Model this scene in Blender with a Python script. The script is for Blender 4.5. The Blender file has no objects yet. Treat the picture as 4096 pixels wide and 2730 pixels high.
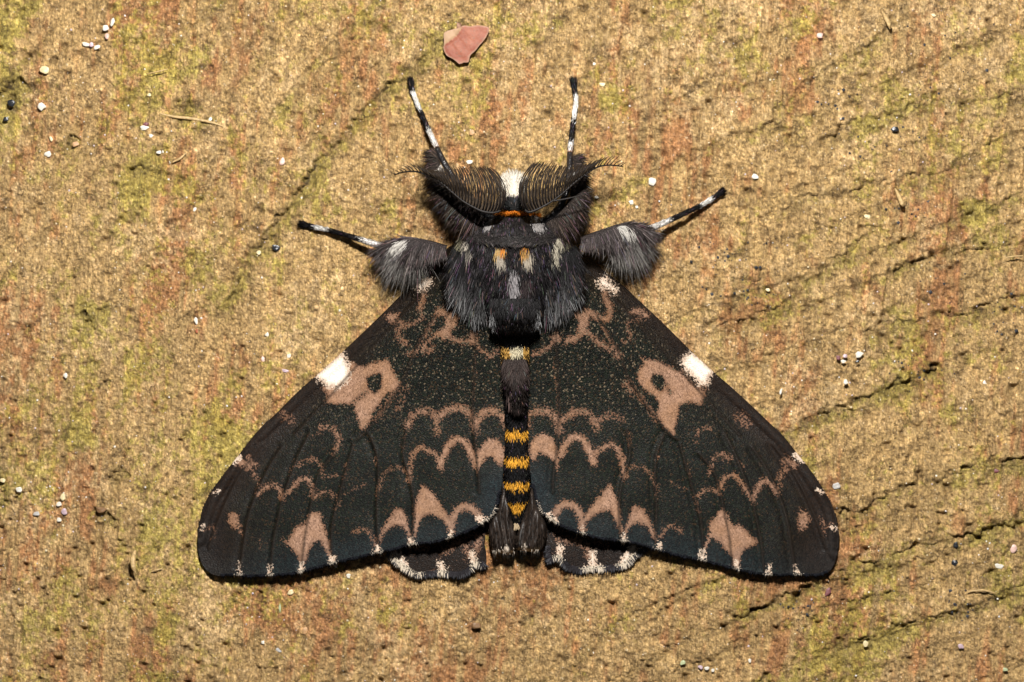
import bpy, math, random
import numpy as np
from mathutils import Vector

random.seed(7)
RNG = np.random.default_rng(11)
SC = bpy.context.scene
COL = SC.collection

# ------------------------------------------------------------------ camera, world, lamp, exposure
CAM_H = 14.0
cam_d = bpy.data.cameras.new('camera'); cam = bpy.data.objects.new('camera', cam_d); COL.objects.link(cam)
cam.location = (0, 0, CAM_H); cam_d.sensor_width = 36.0
cam_d.lens = 36.0 * CAM_H / 4.096
cam_d.clip_end = 100
SC.camera = cam
SC.render.resolution_x = 1024; SC.render.resolution_y = 682
w = bpy.data.worlds.new('World'); SC.world = w; w.use_nodes = True
w.node_tree.nodes['Background'].inputs[0].default_value = (0.9, 0.95, 1.0, 1)
w.node_tree.nodes['Background'].inputs[1].default_value = 0.035
ld = bpy.data.lights.new('camera_flash', 'POINT'); lamp = bpy.data.objects.new('camera_flash', ld); COL.objects.link(lamp)
lamp.location = (0.1, 3.2, 7.4); ld.energy = 5350; ld.shadow_soft_size = 0.24; ld.color = (1.0, 0.965, 0.91)
SC.view_settings.view_transform = 'Standard'; SC.view_settings.look = 'None'
SC.view_settings.exposure = 0; SC.view_settings.gamma = 1

# ------------------------------------------------------------------ helpers
def W(px, py, z=0.0):
    """measured position (in thousandths of a unit, origin upper left of the board area) -> world"""
    k = (CAM_H - z) / CAM_H
    return np.stack([(np.asarray(px, float) - 2048) / 1000 * k, (1365 - np.asarray(py, float)) / 1000 * k,
                     np.asarray(z, float) + 0 * np.asarray(px, float)], -1)

def make_mesh(name, verts, faces, mat=None, parent=None, cols=None, smooth=True, attrs=None):
    me = bpy.data.meshes.new(name)
    verts = np.asarray(verts, dtype=np.float32)
    if isinstance(faces, np.ndarray):
        nf, k = faces.shape
        me.vertices.add(len(verts)); me.vertices.foreach_set('co', verts.ravel())
        me.loops.add(nf * k); me.loops.foreach_set('vertex_index', faces.astype(np.int32).ravel())
        me.polygons.add(nf); me.polygons.foreach_set('loop_start', np.arange(0, nf * k, k, dtype=np.int32))
        me.polygons.foreach_set('loop_total', np.full(nf, k, dtype=np.int32))
    else:
        me.from_pydata([tuple(v) for v in verts.tolist()], [], faces)
    me.update(calc_edges=True)
    me.polygons.foreach_set('use_smooth', np.full(len(me.polygons), smooth))
    if cols is not None:
        a = me.color_attributes.new('Col', 'FLOAT_COLOR', 'POINT')
        c = np.ones((len(verts), 4), np.float32); c[:, :3] = cols
        a.data.foreach_set('color', c.ravel())
    for k_, v_ in (attrs or {}).items():
        a = me.attributes.new(k_, 'FLOAT', 'POINT'); a.data.foreach_set('value', np.asarray(v_, np.float32))
    if mat: me.materials.append(mat)
    me.validate()
    o = bpy.data.objects.new(name, me); COL.objects.link(o)
    if parent: o.parent = parent
    return o

def tag(o, label=None, cat=None, group=None, kind=None):
    if label: o['label'] = label
    if cat: o['category'] = cat
    if group: o['group'] = group
    if kind: o['kind'] = kind
    return o

def catmull(pts, n=6, closed=False):
    P = np.asarray(pts, float); out = []
    N = len(P)
    rng = range(N) if closed else range(N - 1)
    for i in rng:
        if closed: p0, p1, p2, p3 = P[(i-1) % N], P[i], P[(i+1) % N], P[(i+2) % N]
        else: p0, p1, p2, p3 = P[max(i-1, 0)], P[i], P[i+1], P[min(i+2, N-1)]
        for t in np.linspace(0, 1, n, endpoint=False):
            out.append(0.5*((2*p1)+(-p0+p2)*t+(2*p0-5*p1+4*p2-p3)*t*t+(-p0+3*p1-3*p2+p3)*t**3))
    if not closed: out.append(P[-1])
    return np.array(out)

def seg_dist(px, py, pts, closed=False):
    """distance to polyline, index of nearest segment + signed side"""
    P = np.asarray(pts, float)
    if closed: P = np.vstack([P, P[:1]])
    best = np.full(px.shape, 1e9); side = np.zeros(px.shape); par = np.zeros(px.shape)
    for i in range(len(P)-1):
        a, b = P[i], P[i+1]; d = b - a; L2 = d @ d + 1e-9
        t = np.clip(((px-a[0])*d[0] + (py-a[1])*d[1]) / L2, 0, 1)
        dx = px - (a[0]+t*d[0]); dy = py - (a[1]+t*d[1]); dd = dx*dx+dy*dy
        m = dd < best
        best = np.where(m, dd, best); side = np.where(m, np.sign(d[0]*dy-d[1]*dx), side); par = np.where(m, (i+t)/(len(P)-1), par)
    return np.sqrt(best), side, par

def inside(px, py, poly):
    P = np.asarray(poly, float); r = np.zeros(px.shape, bool); j = len(P)-1
    for i in range(len(P)):
        xi, yi = P[i]; xj, yj = P[j]
        if yi != yj:
            c = ((yi > py) != (yj > py)) & (px < (xj-xi)*(py-yi)/(yj-yi)+xi)
            r ^= c
        j = i
    return r

def sstep(a, b, x):
    t = np.clip((x-a)/(b-a), 0, 1); return t*t*(3-2*t)

def fnoise(ny, nx, dy, dx, lx, ly, beta=0.0, seed=0, ang=0.0):
    """gaussian filtered noise, correlation lengths lx, ly (same unit as dx, dy), unit variance; ang = shear dx per dy"""
    r = np.random.default_rng(seed).standard_normal((ny, nx))
    fy = np.fft.fftfreq(ny, dy)[:, None]; fx = np.fft.rfftfreq(nx, dx)[None, :]
    fyy = fy + ang*fx
    f2 = (fx*lx)**2 + (fyy*ly)**2
    H = np.exp(-f2*8) if beta == 0 else (f2 + 0.02)**(-beta/2)*np.exp(-f2*0.02)
    H = H*1.0; H[0, 0] = 0
    o = np.fft.irfft2(np.fft.rfft2(r)*H, s=(ny, nx))
    return o/o.std()

# node helpers
class NT:
    def __init__(s, name):
        s.m = bpy.data.materials.new(name); s.m.use_nodes = True; s.t = s.m.node_tree; s.n = s.t.nodes; s.l = s.t.links
        s.b = s.n['Principled BSDF']
    def new(s, t, **kw):
        n = s.n.new(t)
        for k, v in kw.items():
            if k.startswith('i_'):
                n.inputs[int(k[2:]) if k[2:].isdigit() else k[2:]].default_value = v
            else: setattr(n, k, v)
        return n
    def link(s, a, b): s.l.new(a, b)
    def mathn(s, op, a, b=None, c=None, clamp=False):
        n = s.new('ShaderNodeMath', operation=op); n.use_clamp = clamp
        for i, v in enumerate((a, b, c)):
            if v is None: continue
            if hasattr(v, 'links'): s.link(v, n.inputs[i])
            else: n.inputs[i].default_value = v
        return n.outputs[0]
    def mix(s, f, a, b, blend='MIX'):
        n = s.new('ShaderNodeMix', data_type='RGBA', blend_type=blend)
        for i, v in ((0, f), (6, a), (7, b)):
            if hasattr(v, 'links'): s.link(v, n.inputs[i])
            elif i == 0: n.inputs[0].default_value = v
            else: n.inputs[i].default_value = (*v, 1)
        return n.outputs[2]
    def noise(s, scale, detail=2, rough=0.5, vec=None, dist=0):
        n = s.new('ShaderNodeTexNoise'); n.inputs['Scale'].default_value = scale; n.inputs['Detail'].default_value = detail
        n.inputs['Roughness'].default_value = rough; n.inputs['Distortion'].default_value = dist
        if vec: s.link(vec, n.inputs['Vector'])
        return n
    def ramp(s, f, a, b):
        n = s.new('ShaderNodeMapRange'); n.inputs[1].default_value = a; n.inputs[2].default_value = b
        s.link(f, n.inputs[0]); return n.outputs[0]
    def obj(s): return s.new('ShaderNodeTexCoord').outputs['Object']
    def bump(s, h, strength, dist, prev=None):
        n = s.new('ShaderNodeBump'); n.inputs['Strength'].default_value = strength; n.inputs['Distance'].default_value = dist
        s.link(h, n.inputs['Height'])
        if prev: s.link(prev, n.inputs['Normal'])
        return n.outputs[0]

def simple_mat(name, col, rough=0.5, var=0.25, scale=60, bump=0.3, trans=0.0, spec=0.5):
    t = NT(name); v = t.obj(); n = t.noise(scale, 4, 0.6, v)
    c = t.mix(t.ramp(n.outputs[0], 0.3, 0.7), tuple(x*(1-var) for x in col), tuple(min(1, x*(1+var)) for x in col))
    t.link(c, t.b.inputs['Base Color']); t.b.inputs['Roughness'].default_value = rough
    t.b.inputs['Specular IOR Level'].default_value = spec
    t.b.inputs['Transmission Weight'].default_value = trans
    if bump: t.link(t.bump(n.outputs[0], bump, 0.01), t.b.inputs['Normal'])
    return t.m

# ------------------------------------------------------------------ the wooden board
def build_board():
    x0, x1, y0, y1 = -620, 4720, -480, 3210
    NX, NY = 1068, 738
    xs = np.linspace(x0, x1, NX); ys = np.linspace(y0, y1, NY)
    dx = xs[1]-xs[0]; dy = ys[1]-ys[0]
    X, Y = np.meshgrid(xs, ys)
    N = lambda lx, ly, s, ang=0, beta=0: fnoise(NY, NX, dy, dx, lx, ly, beta, s, ang)
    warp = N(90, 90, 1)*10 + N(25, 25, 2)*6 + N(12, 12, 22)*4
    h = N(320, 320, 3)*10 + N(90, 110, 4)*4.5
    h += N(28, 34, 5)*1.6 + N(11, 13, 6)*2.0 + N(4, 5, 7)*2.0
    # upright fibres, leaning a little
    fib = N(9, 130, 8, -0.10); fib2 = N(14, 240, 9, -0.08)
    fmask = sstep(-0.6, 1.2, N(240, 240, 10))
    h += fib*3.0*(0.4+fmask) - 7*sstep(1.45, 2.6, fib2)*(0.3+fmask)
    h -= 9*sstep(2.0, 3.0, fib)*(0.3+fmask)
    # grooves and ledges along the growth rings
    ledges = [
        ([(1900,40),(1760,170),(1640,270),(1510,380),(1380,540),(1270,640),(1180,770),(1100,900),(1040,985),(960,1080),(904,1197),(821,1281)], 22, 1.5),
        ([(1480,40),(1400,160),(1250,310),(1160,390),(1085,445)], 13, .8),
        ([(900,-60),(803,6),(700,110),(642,160),(583,244)], 12, .7),
        ([(3023,529),(3083,464),(3160,381),(3291,274),(3457,196),(3588,48),(3648,6),(3700,-60)], 16, .9),
        ([(3280,560),(3344,529),(3440,476),(3588,440),(3767,410),(3945,393),(4200,370)], 15, .9),
        ([(3029,857),(3202,803),(3410,750),(3588,715),(3767,678),(3886,595),(4005,535),(4200,500)], 14, .9),
        ([(2830,1320),(2993,1251),(3112,1227),(3172,1174),(3279,1078),(3380,1001),(3457,930),(3560,890)], 15, .9),
        ([(3452,1340),(3529,1305),(3648,1281),(3797,1251),(3945,1215),(4200,1140)], 16, 1.1),
        ([(3560,1080),(3624,1055),(3737,1019),(3886,989),(4200,970)], 15, .9),
        ([(3100,1750),(3160,1715),(3291,1650),(3410,1626),(3529,1566),(3648,1519),(3767,1447)], 15, 1.0),
        ([(3300,2040),(3469,2011),(3576,1958),(3707,1916),(3826,1886),(3945,1845),(4200,1820)], 17, 1.2),
        ([(2900,2500),(3053,2428),(3214,2356),(3380,2273),(3440,2255),(3547,2243),(3612,2201),(3737,2154),(3856,2130),(4200,2070)], 17, 1.25),
        ([(3250,2600),(3350,2564),(3529,2511),(3700,2470),(4200,2340)], 12, .7),
        ([(2600,460),(2696,392),(2803,333),(2934,285),(3050,200)], 12, .7),
        ([(2833,1150),(2970,1120),(3080,1080)], 11, .6),
        ([(3590,1505),(3640,1540),(3690,1550)], 16, 1), ([(3700,1500),(3740,1470),(3760,1455)], 18, 1),
        ([(512,668),(580,664),(642,657)], 24, 1.6), ([(232,613),(260,565),(285,529)], 20, 1.4), ([(-20,370),(30,345),(83,303)], 26, 1.8),
        ([(321,1257),(345,1245)], 20, 1.4), ([(345,1245),(476,1221)], 10, .8),
        ([(425,1910),(455,1895),(480,1865)], 22, 1.5), ([(375,2030),(405,2052),(425,2038)], 22, 1.4),
        ([(700,395),(730,425),(780,440)], 16, .9), ([(3980,2270),(4020,2360),(4050,2390)], 14, .9),
        ([(1180,1830),(1000,1760)], 0.1, .1), ([(3170,520),(3140,560)], 14, 1),
        ([(3300,460),(3310,620)], 8, .5), ([(3110,480),(3125,570)], 10, .8), ([(3150,500),(3170,600)], 10, .8), ([(3200,500),(3215,580)], 10, .8),
    ]
    ledge_mask = np.zeros_like(X); crack = np.zeros_like(X)
    jag = N(40, 14, 31)*6 + N(12, 9, 32)*6 + warp*0.4
    on = 0.7+0.5*np.clip(N(22, 22, 33), -1.3, 1.3)
    N_br = N(15, 10, 34)
    for pts, A, st in ledges:
        P = catmull(pts, 5)
        bx0, by0 = P.min(0)-160; bx1, by1 = P.max(0)+160
        ix = slice(max(0, int((bx0-x0)/dx)), max(0, min(NX, int((bx1-x0)/dx)))); iy = slice(max(0, int((by0-y0)/dy)), max(0, min(NY, int((by1-y0)/dy))))
        if X[iy, ix].size == 0: continue
        Q = P if P[-1][0] >= P[0][0] else P[::-1]
        d, s, par = seg_dist(X[iy, ix], Y[iy, ix], Q)
        sd = d*s + jag[iy, ix]
        end = sstep(0, .08, par)*sstep(0, .08, 1-par)
        gate = np.clip(on[iy, ix], 0, 1.4)*end
        h[iy, ix] -= 1.0*A*gate*sstep(-3, 5, sd)*np.exp(-np.maximum(sd, 0)/(18+16*st))*1.15
        h[iy, ix] += A*0.35*gate*np.exp(-(np.minimum(sd, 0)/25)**2)*(sd < 0)
        crack[iy, ix] = np.maximum(crack[iy, ix], gate*np.exp(-((sd-4)/5.0)**2)*min(.7*st, 1.0)*sstep(-.6, .5, N_br[iy, ix]))  # shadow line just below the ledge, painted dark
        h[iy, ix] -= .45*A*end*np.exp(-((sd-26)/34)**2)
        ledge_mask[iy, ix] = np.maximum(ledge_mask[iy, ix], st*end*np.exp(-((sd-22)/38)**2))
    # the whole family of growth rings: low risers, each followed by a darker mossy strip
    sx = np.linspace(x0, x1, 900); slope = .36+.80*(1-sstep(1500, 3100, sx)); I = np.concatenate([[0], np.cumsum((slope[1:]+slope[:-1])/2*np.diff(sx))])
    phi = Y + np.interp(X, sx, I) + N(300, 300, 80)*16 + jag*.7
    rr_ = np.random.default_rng(44); p0 = phi.min(); ring_g = np.zeros_like(X); ring_r = np.zeros_like(X)
    vis = .50+.35*np.maximum(sstep(1900, 3000, X)*sstep(-200, 500, Y), sstep(1700, 1200, X)*sstep(1500, 700, Y))
    while p0 < phi.max():
        st = rr_.uniform(.35, 1.0); sd = phi-p0; near = np.abs(sd) < 150
        gate = vis*st*np.clip(.6+.5*on, .1, 1.5)
        h -= np.where(near, 9*gate*sstep(-4, 6, sd)*np.exp(-np.maximum(sd, 0)/34), 0)
        h += np.where(near & (sd < 0), 4*gate*np.exp(-(sd/40)**2), 0)
        crack = np.maximum(crack, np.where(near, .42*gate*np.exp(-((sd-4)/6)**2)*sstep(.1, 1.2, N(14, 10, int(p0) % 997)+.5), 0))
        h -= np.where(near, 6*vis*st*np.exp(-((sd-28)/34)**2), 0)
        ring_g += np.where(near, gate*np.exp(-((sd-26)/30)**2), 0); ring_r += np.where(near, gate*np.exp(-((sd+45)/40)**2), 0)
        p0 += rr_.uniform(95, 230)
    # pits: sharp upper lip, shallow run-out below
    pr = np.random.default_rng(5)
    for k in range(8500):
        cx = pr.uniform(x0+30, x1-30); cy = pr.uniform(y0+30, y1-60)
        j, i = int((cx-x0)/dx), int((cy-y0)/dy)
        dens = 0.15+0.15*(X[i, j] > 2600)+0.3*fmask[i, j]+1.4*ledge_mask[i, j]+1.1*ring_g[i, j]+0.3*(Y[i, j] < 900)
        if pr.uniform() > dens: continue
        r = pr.uniform(4, 11)*(1 if pr.uniform() < .85 else 1.7); A = pr.uniform(8, 22)*(0.6+r/14)
        ww = int(60/dx); iy = slice(max(0, i-ww), i+ww); ix = slice(max(0, j-ww), j+ww)
        lx = (X[iy, ix]-cx)/r; ly = (Y[iy, ix]-cy)/r + 0.35*lx*lx
        h[iy, ix] -= A*np.exp(-lx**2*1.0)*sstep(-.9, .1, ly)*np.exp(-np.maximum(ly, 0)/1.6)
        crack[iy, ix] = np.maximum(crack[iy, ix], 0.5*np.exp(-lx**2)*np.exp(-(ly/0.55)**2)*min(1, A/11))  # shade under the upper lip painted as a dark arc
    # little wrinkles
    wr = N(26, 12, 41, 0.5); h -= 8*sstep(1.9, 2.8, wr); crack = np.maximum(crack, .6*sstep(1.9, 2.8, wr))
    wr2 = N(9, 5, 42); h -= 10*sstep(1.5, 2.6, wr2); crack = np.maximum(crack, .55*sstep(1.9, 2.9, wr2))
    # ---- colour (pigment of wood and algae, with painted shade and glints)
    tan = np.array([0.415, 0.272, 0.112]); red = np.array([0.325, 0.145, 0.056]); green = np.array([0.335, 0.278, 0.048])
    pale = np.array([0.60, 0.42, 0.21]); dark = np.array([0.15, 0.085, 0.030])
    g = N(170, 170, 50)*.7 + N(50, 70, 51)*.6 + N(14, 16, 52)*.42 + 1.1*ledge_mask + 1.2*ring_g - .5
    rr = -.1 + .5*ring_r + N(130, 300, 53, -.1)*.75 + N(40, 80, 54)*.55 + N(16, 30, 55)*.4
    spots_red = [(790,320,110,1.6),(740,740,110,1.4),(560,1220,90,1.0),(1040,1900,100,.6),(1010,2420,110,1.7),(2790,560,70,.8),(1380,2620,110,1.0),(960,1400,90,1.1),(240,60,120,.8),(560,90,120,.7),(60,1300,120,1.0),(2000,560,140,.7),(1240,520,80,1.1),(1470,100,120,.7),(620,1600,130,.8)]
    for cx, cy, r, a in spots_red: rr += a*np.exp(-(((X-cx)/r)**2+((Y-cy)/(r*1.3))**2))
    spots_green = [(170,500,190,1.6),(60,60,160,1.3),(800,210,50,2.0),(1300,60,55,1.8),(460,560,120,1.0),(110,1600,110,1.6),(1930,300,90,1.4),(2880,1440,90,2.0),(2880,1100,90,.8),(3130,400,90,1.6),(3890,840,75,1.9),(4090,270,75,2.0),(3380,1040,60,1.5),(250,2300,120,1.2),(600,2100,160,1.1),(3850,1900,110,1.4),(4020,1420,80,1.4),(350,1780,170,.9),(600,760,100,1.2),(1900,2640,90,1.0),(2300,2640,100,.9),(660,1400,130,.9),(1000,180,90,.6),(3050,1180,90,.9),(850,2600,120,.6),(1250,800,90,.8),(1650,420,60,1.0)]
    for cx, cy, r, a in spots_green: g += a*np.exp(-(((X-cx)/r)**2+((Y-cy)/r)**2)*1.2)
    pl = N(120, 150, 56)*.6 + N(20, 26, 57)*.5 + N(7, 8, 58)*.6 + 0.55*sstep(2500, 3400, X)*sstep(1400, 500, Y)
    for cx, cy, r, a in [(830,2560,120,1.6),(2900,250,140,.8),(1140,1390,90,1.0),(3400,620,140,.9),(3480,1270,60,1.2),(2960,60,120,.7),(2290,560,40,1.2),(700,900,110,.6)]:
        pl += a*np.exp(-(((X-cx)/r)**2+((Y-cy)/r)**2)*1.2)
    dk = N(60, 60, 60)*.5 + N(10, 12, 61)*.8
    c = np.broadcast_to(tan, X.shape+(3,)).copy()
    mixin = lambda c, col, f: c*(1-f[..., None]) + np.array(col)*f[..., None]
    c = mixin(c, red, .85*sstep(-.1, 1.7, rr+.55*fib))
    c = mixin(c, pale, .60*sstep(.3, 2.0, pl))
    c = mixin(c, green, .72*sstep(.15, 2.1, g+.5*N(5, 6, 71)+.3*fib+.15*sstep(1600, 600, X)))
    c = mixin(c, dark, .4*sstep(.9, 2.5, dk)); c = mixin(c, (.20, .145, .045), np.clip(.42*ring_g + .42*ledge_mask, 0, .6)*(.55+.45*sstep(-1, 1, N(9, 9, 90))))
    v = np.exp(N(3.5, 3.5, 62)*.16 + N(8, 9, 63)*.07 + fib*.07 + fib2*.04)
    c *= v[..., None]
    c = mixin(c, (0.030, 0.017, 0.007), np.clip(.85*crack, 0, .85))   # cracks darkened, shade below ledges and pit lips painted in
    # bright mineral grains sprinkled through
    sp = N(4.2, 4.2, 64); c = mixin(c, (.72, .58, .36), .75*sstep(2.3, 3.3, sp))
    # grey-green film upper right of the grain (natural stain)
    c = np.clip(c, 0.01, .9)
    V = W(X.ravel(), Y.ravel(), 0.0); V[:, 2] = (h.ravel()-4)/1000
    idx = np.arange(NX*NY).reshape(NY, NX)
    F = np.stack([idx[:-1, :-1], idx[1:, :-1], idx[1:, 1:], idx[:-1, 1:]], -1).reshape(-1, 4)
    # material
    t = NT('weathered_wood'); at = t.new('ShaderNodeAttribute', attribute_name='Col'); vec = t.obj()
    n1 = t.noise(95, 3, .65, vec); n2 = t.noise(330, 2, .6, vec)
    mp = t.new('ShaderNodeMapping'); mp.inputs['Scale'].default_value = (120, 16, 60); t.link(vec, mp.inputs[0])
    n3 = t.noise(1.0, 3, .6, mp.outputs[0])
    k = t.mathn('ADD', t.mathn('MULTIPLY', n1.outputs[0], .7), t.mathn('MULTIPLY', n3.outputs[0], .9))
    k = t.mathn('ADD', k, t.mathn('MULTIPLY', n2.outputs[0], .9))
    k = t.ramp(k, .93, 1.57)
    wv = t.new('ShaderNodeVectorMath', operation='MULTIPLY_ADD'); t.link(n2.outputs['Color'], wv.inputs[0]); wv.inputs[1].default_value = (.010, .010, .010); t.link(vec, wv.inputs[2])
    vg = t.new('ShaderNodeTexVoronoi'); vg.inputs['Scale'].default_value = 105; t.link(wv.outputs[0], vg.inputs['Vector'])
    sg = t.new('ShaderNodeSeparateColor'); t.link(vg.outputs['Color'], sg.inputs[0])
    k = t.mathn('ADD', t.mathn('MULTIPLY', k, .62), t.mathn('MULTIPLY', sg.outputs[0], .38))
    c1 = t.mix(k, (.34, .28, .20), (1.90, 1.92, 2.0))
    c1 = t.mix(t.mathn('MULTIPLY', t.ramp(sg.outputs[1], .978, .99), t.ramp(vg.outputs['Distance'], .45, .2)), c1, (2.3, 2.5, 3.4))  # glints painted as scattered bright grains
    c2 = t.mix(1.0, at.outputs[0], c1, 'MULTIPLY')
    mp2 = t.new('ShaderNodeMapping'); mp2.inputs['Scale'].default_value = (34, 22, 30); t.link(vec, mp2.inputs[0])
    n4 = t.noise(1.0, 4, .65, mp2.outputs[0], .9); n5 = t.noise(16, 3, .6, vec)
    rdg = t.mathn('SUBTRACT', 1.0, t.mathn('MULTIPLY', t.mathn('ABSOLUTE', t.mathn('SUBTRACT', n4.outputs[0], .5)), 34), clamp=True)
    rdg = t.mathn('MULTIPLY', rdg, t.ramp(n5.outputs[0], .50, .60))
    c2 = t.mix(t.mathn('MULTIPLY', rdg, .75), c2, (.05, .028, .011))
    t.link(c2, t.b.inputs['Base Color'])
    vor = t.new('ShaderNodeTexVoronoi'); vor.inputs['Scale'].default_value = 150; t.link(vec, vor.inputs['Vector'])
    b1 = t.bump(t.mathn('ADD', n1.outputs[0], t.mathn('MULTIPLY', t.mathn('SUBTRACT', 1, vg.outputs['Distance']), .6)), .7, .010); b2 = t.bump(n2.outputs[0], .8, .006, b1); b3 = t.bump(t.mathn('SUBTRACT', t.mathn('MULTIPLY', vor.outputs[0], .4), t.mathn('MULTIPLY', rdg, 2.0)), .6, .006, b2)
    t.link(b3, t.b.inputs['Normal'])
    rg = t.ramp(n2.outputs[0], .35, .65); rr_ = t.mathn('MULTIPLY_ADD', rg, .3, .32)
    t.link(rr_, t.b.inputs['Roughness']); t.b.inputs['Specular IOR Level'].default_value = .45
    o = make_mesh('wood_board', V, F, t.m, cols=c.reshape(-1, 3))
    tag(o, 'weathered tan wooden board with green algae film and fine cracks', kind='structure')
    H = h-4
    def hz(px, py):
        i = np.clip(((np.asarray(py, float)-y0)/dy).astype(int), 0, NY-1); j = np.clip(((np.asarray(px, float)-x0)/dx).astype(int), 0, NX-1)
        return H[i, j]/1000
    return o, hz
board, HZ = build_board()

# ------------------------------------------------------------------ fur
def fur_mat():
    t = NT('moth_hair'); at = t.new('ShaderNodeAttribute', attribute_name='Col')
    t.link(at.outputs[0], t.b.inputs['Base Color']); t.b.inputs['Roughness'].default_value = .42
    t.b.inputs['Specular IOR Level'].default_value = .2
    return t.m
FUR = fur_mat()

def hairs(name, root, d, bend, L, rad, c0, c1, parent, mat=None, seg=3, kind='stuff', glint=0.06):
    """root,d,bend (N,3); L,rad (N,); c0,c1 (N,3) root and tip pigment"""
    n = len(root)
    if glint:
        g = RNG.uniform(size=n) < glint
        tint = np.stack([RNG.uniform(.12, .32, n), RNG.uniform(.10, .22, n), RNG.uniform(.10, .26, n)], -1)
        c1 = np.where(g[:, None], np.maximum(c1, tint), c1)  # random tips lightened as painted glints
    ts = np.linspace(0, 1, seg+1)
    d = d/np.linalg.norm(d, axis=1, keepdims=True)
    up = np.array([0.13, 0.21, 1.0]); s1 = np.cross(d, up); s1 /= np.linalg.norm(s1, axis=1, keepdims=True)+1e-9
    s2 = np.cross(s1, d)
    V = []; C = []
    for k, t in enumerate(ts):
        p = root + (d*t + bend*t*t)*L[:, None]
        cc = c0*(1-t) + c1*t
        if k < seg:
            r = rad*(1-.85*t)
            for a in range(3):
                ang = 2*math.pi*a/3+.5
                V.append(p + (s1*math.cos(ang)+s2*math.sin(ang))*r[:, None]); C.append(cc)
        else: V.append(p); C.append(cc)
    nv = 3*seg+1
    V = np.stack(V, 1).reshape(-1, 3); C = np.stack(C, 1).reshape(-1, 3)
    f = []
    for k in range(seg-1):
        for a in range(3):
            b = (a+1) % 3; A = 3*k
            f += [(A+a, A+b, A+3+b), (A+a, A+3+b, A+3+a)]
    A = 3*(seg-1)
    for a in range(3): f.append((A+a, A+(a+1) % 3, 3*seg))
    f = np.array(f)
    F = (np.arange(n)[:, None, None]*nv + f[None]).reshape(-1, 3)
    o = make_mesh(name, V, F, mat or FUR, parent, cols=np.clip(C, 0.002, .95))
    if kind: o['kind'] = kind
    return o

def dir2(angle_deg, lift):
    """angle measured in the picture: 0 right, 90 down"""
    a = np.radians(angle_deg); return np.stack([np.cos(a)*np.cos(lift), -np.sin(a)*np.cos(lift), np.sin(lift)], -1)

# ------------------------------------------------------------------ the moth
moth = bpy.data.objects.new('moth', None); COL.objects.link(moth); moth.location = W(2060, 1365, 0)
tag(moth, 'large black moth with pink scalloped bands and feathery antennae resting on the wood', 'moth')
bpy.context.view_layer.update()
def child(o, parent=moth):
    o.parent = parent; return o
# all parts are modelled in world coordinates: keep them there under their parent
def keep(o, parent):
    o.parent = parent; o.matrix_parent_inverse = parent.matrix_world.inverted(); return o

# ---- wings
OUT_L = [(1840,968),(1744,1033),(1656,1127),(1523,1262),(1369,1409),(1275,1494),(1190,1569),(1109,1650),(1026,1730),(949,1828),(877,1921),(827,1998),(802,2070),(790,2147),(794,2214),(811,2263),(841,2294),(883,2306),(960,2305),(988,2310),(1081,2306),(1159,2302),(1220,2288),(1302,2266),(1358,2252),(1441,2233),(1512,2216),(1579,2202),(1645,2183),(1744,2172),(1800,2155),(1883,2125),(1938,2092),(1974,2064),(1988,2031),(2004,1966),(2013,1890),(2018,1823),(2025,1734),(2022,1667),(2018,1600),(2013,1497),(2003,1400),(1985,1300),(1960,1150),(1920,1020)]
OUT_R = [(2270,965),(2337,1017),(2406,1075),(2480,1132),(2566,1212),(2652,1293),(2767,1407),(2847,1482),(2934,1557),(3014,1631),(3083,1697),(3129,1740),(3186,1811),(3249,1891),(3301,1971),(3335,2040),(3352,2120),(3352,2201),(3338,2258),(3312,2291),(3272,2306),(3192,2303),(3083,2305),(2979,2290),(2876,2264),(2796,2243),(2710,2227),(2624,2201),(2538,2178),(2480,2167),(2394,2158),(2325,2138),(2268,2118),(2216,2093),(2165,2052),(2145,2012),(2127,1937),(2113,1822),(2105,1736),(2101,1650),(2106,1600),(2115,1545),(2118,1402),(2130,1300),(2150,1150),(2200,1020)]
COSTA_L = OUT_L[1:14]; COSTA_R = OUT_R[1:18]
CR = {'1': (750, 1000, 1.81), '2': (750, 1650, 1.81), '3': (2050, 1000, 1.743), '4': (2050, 1650, 1.743)}
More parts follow.
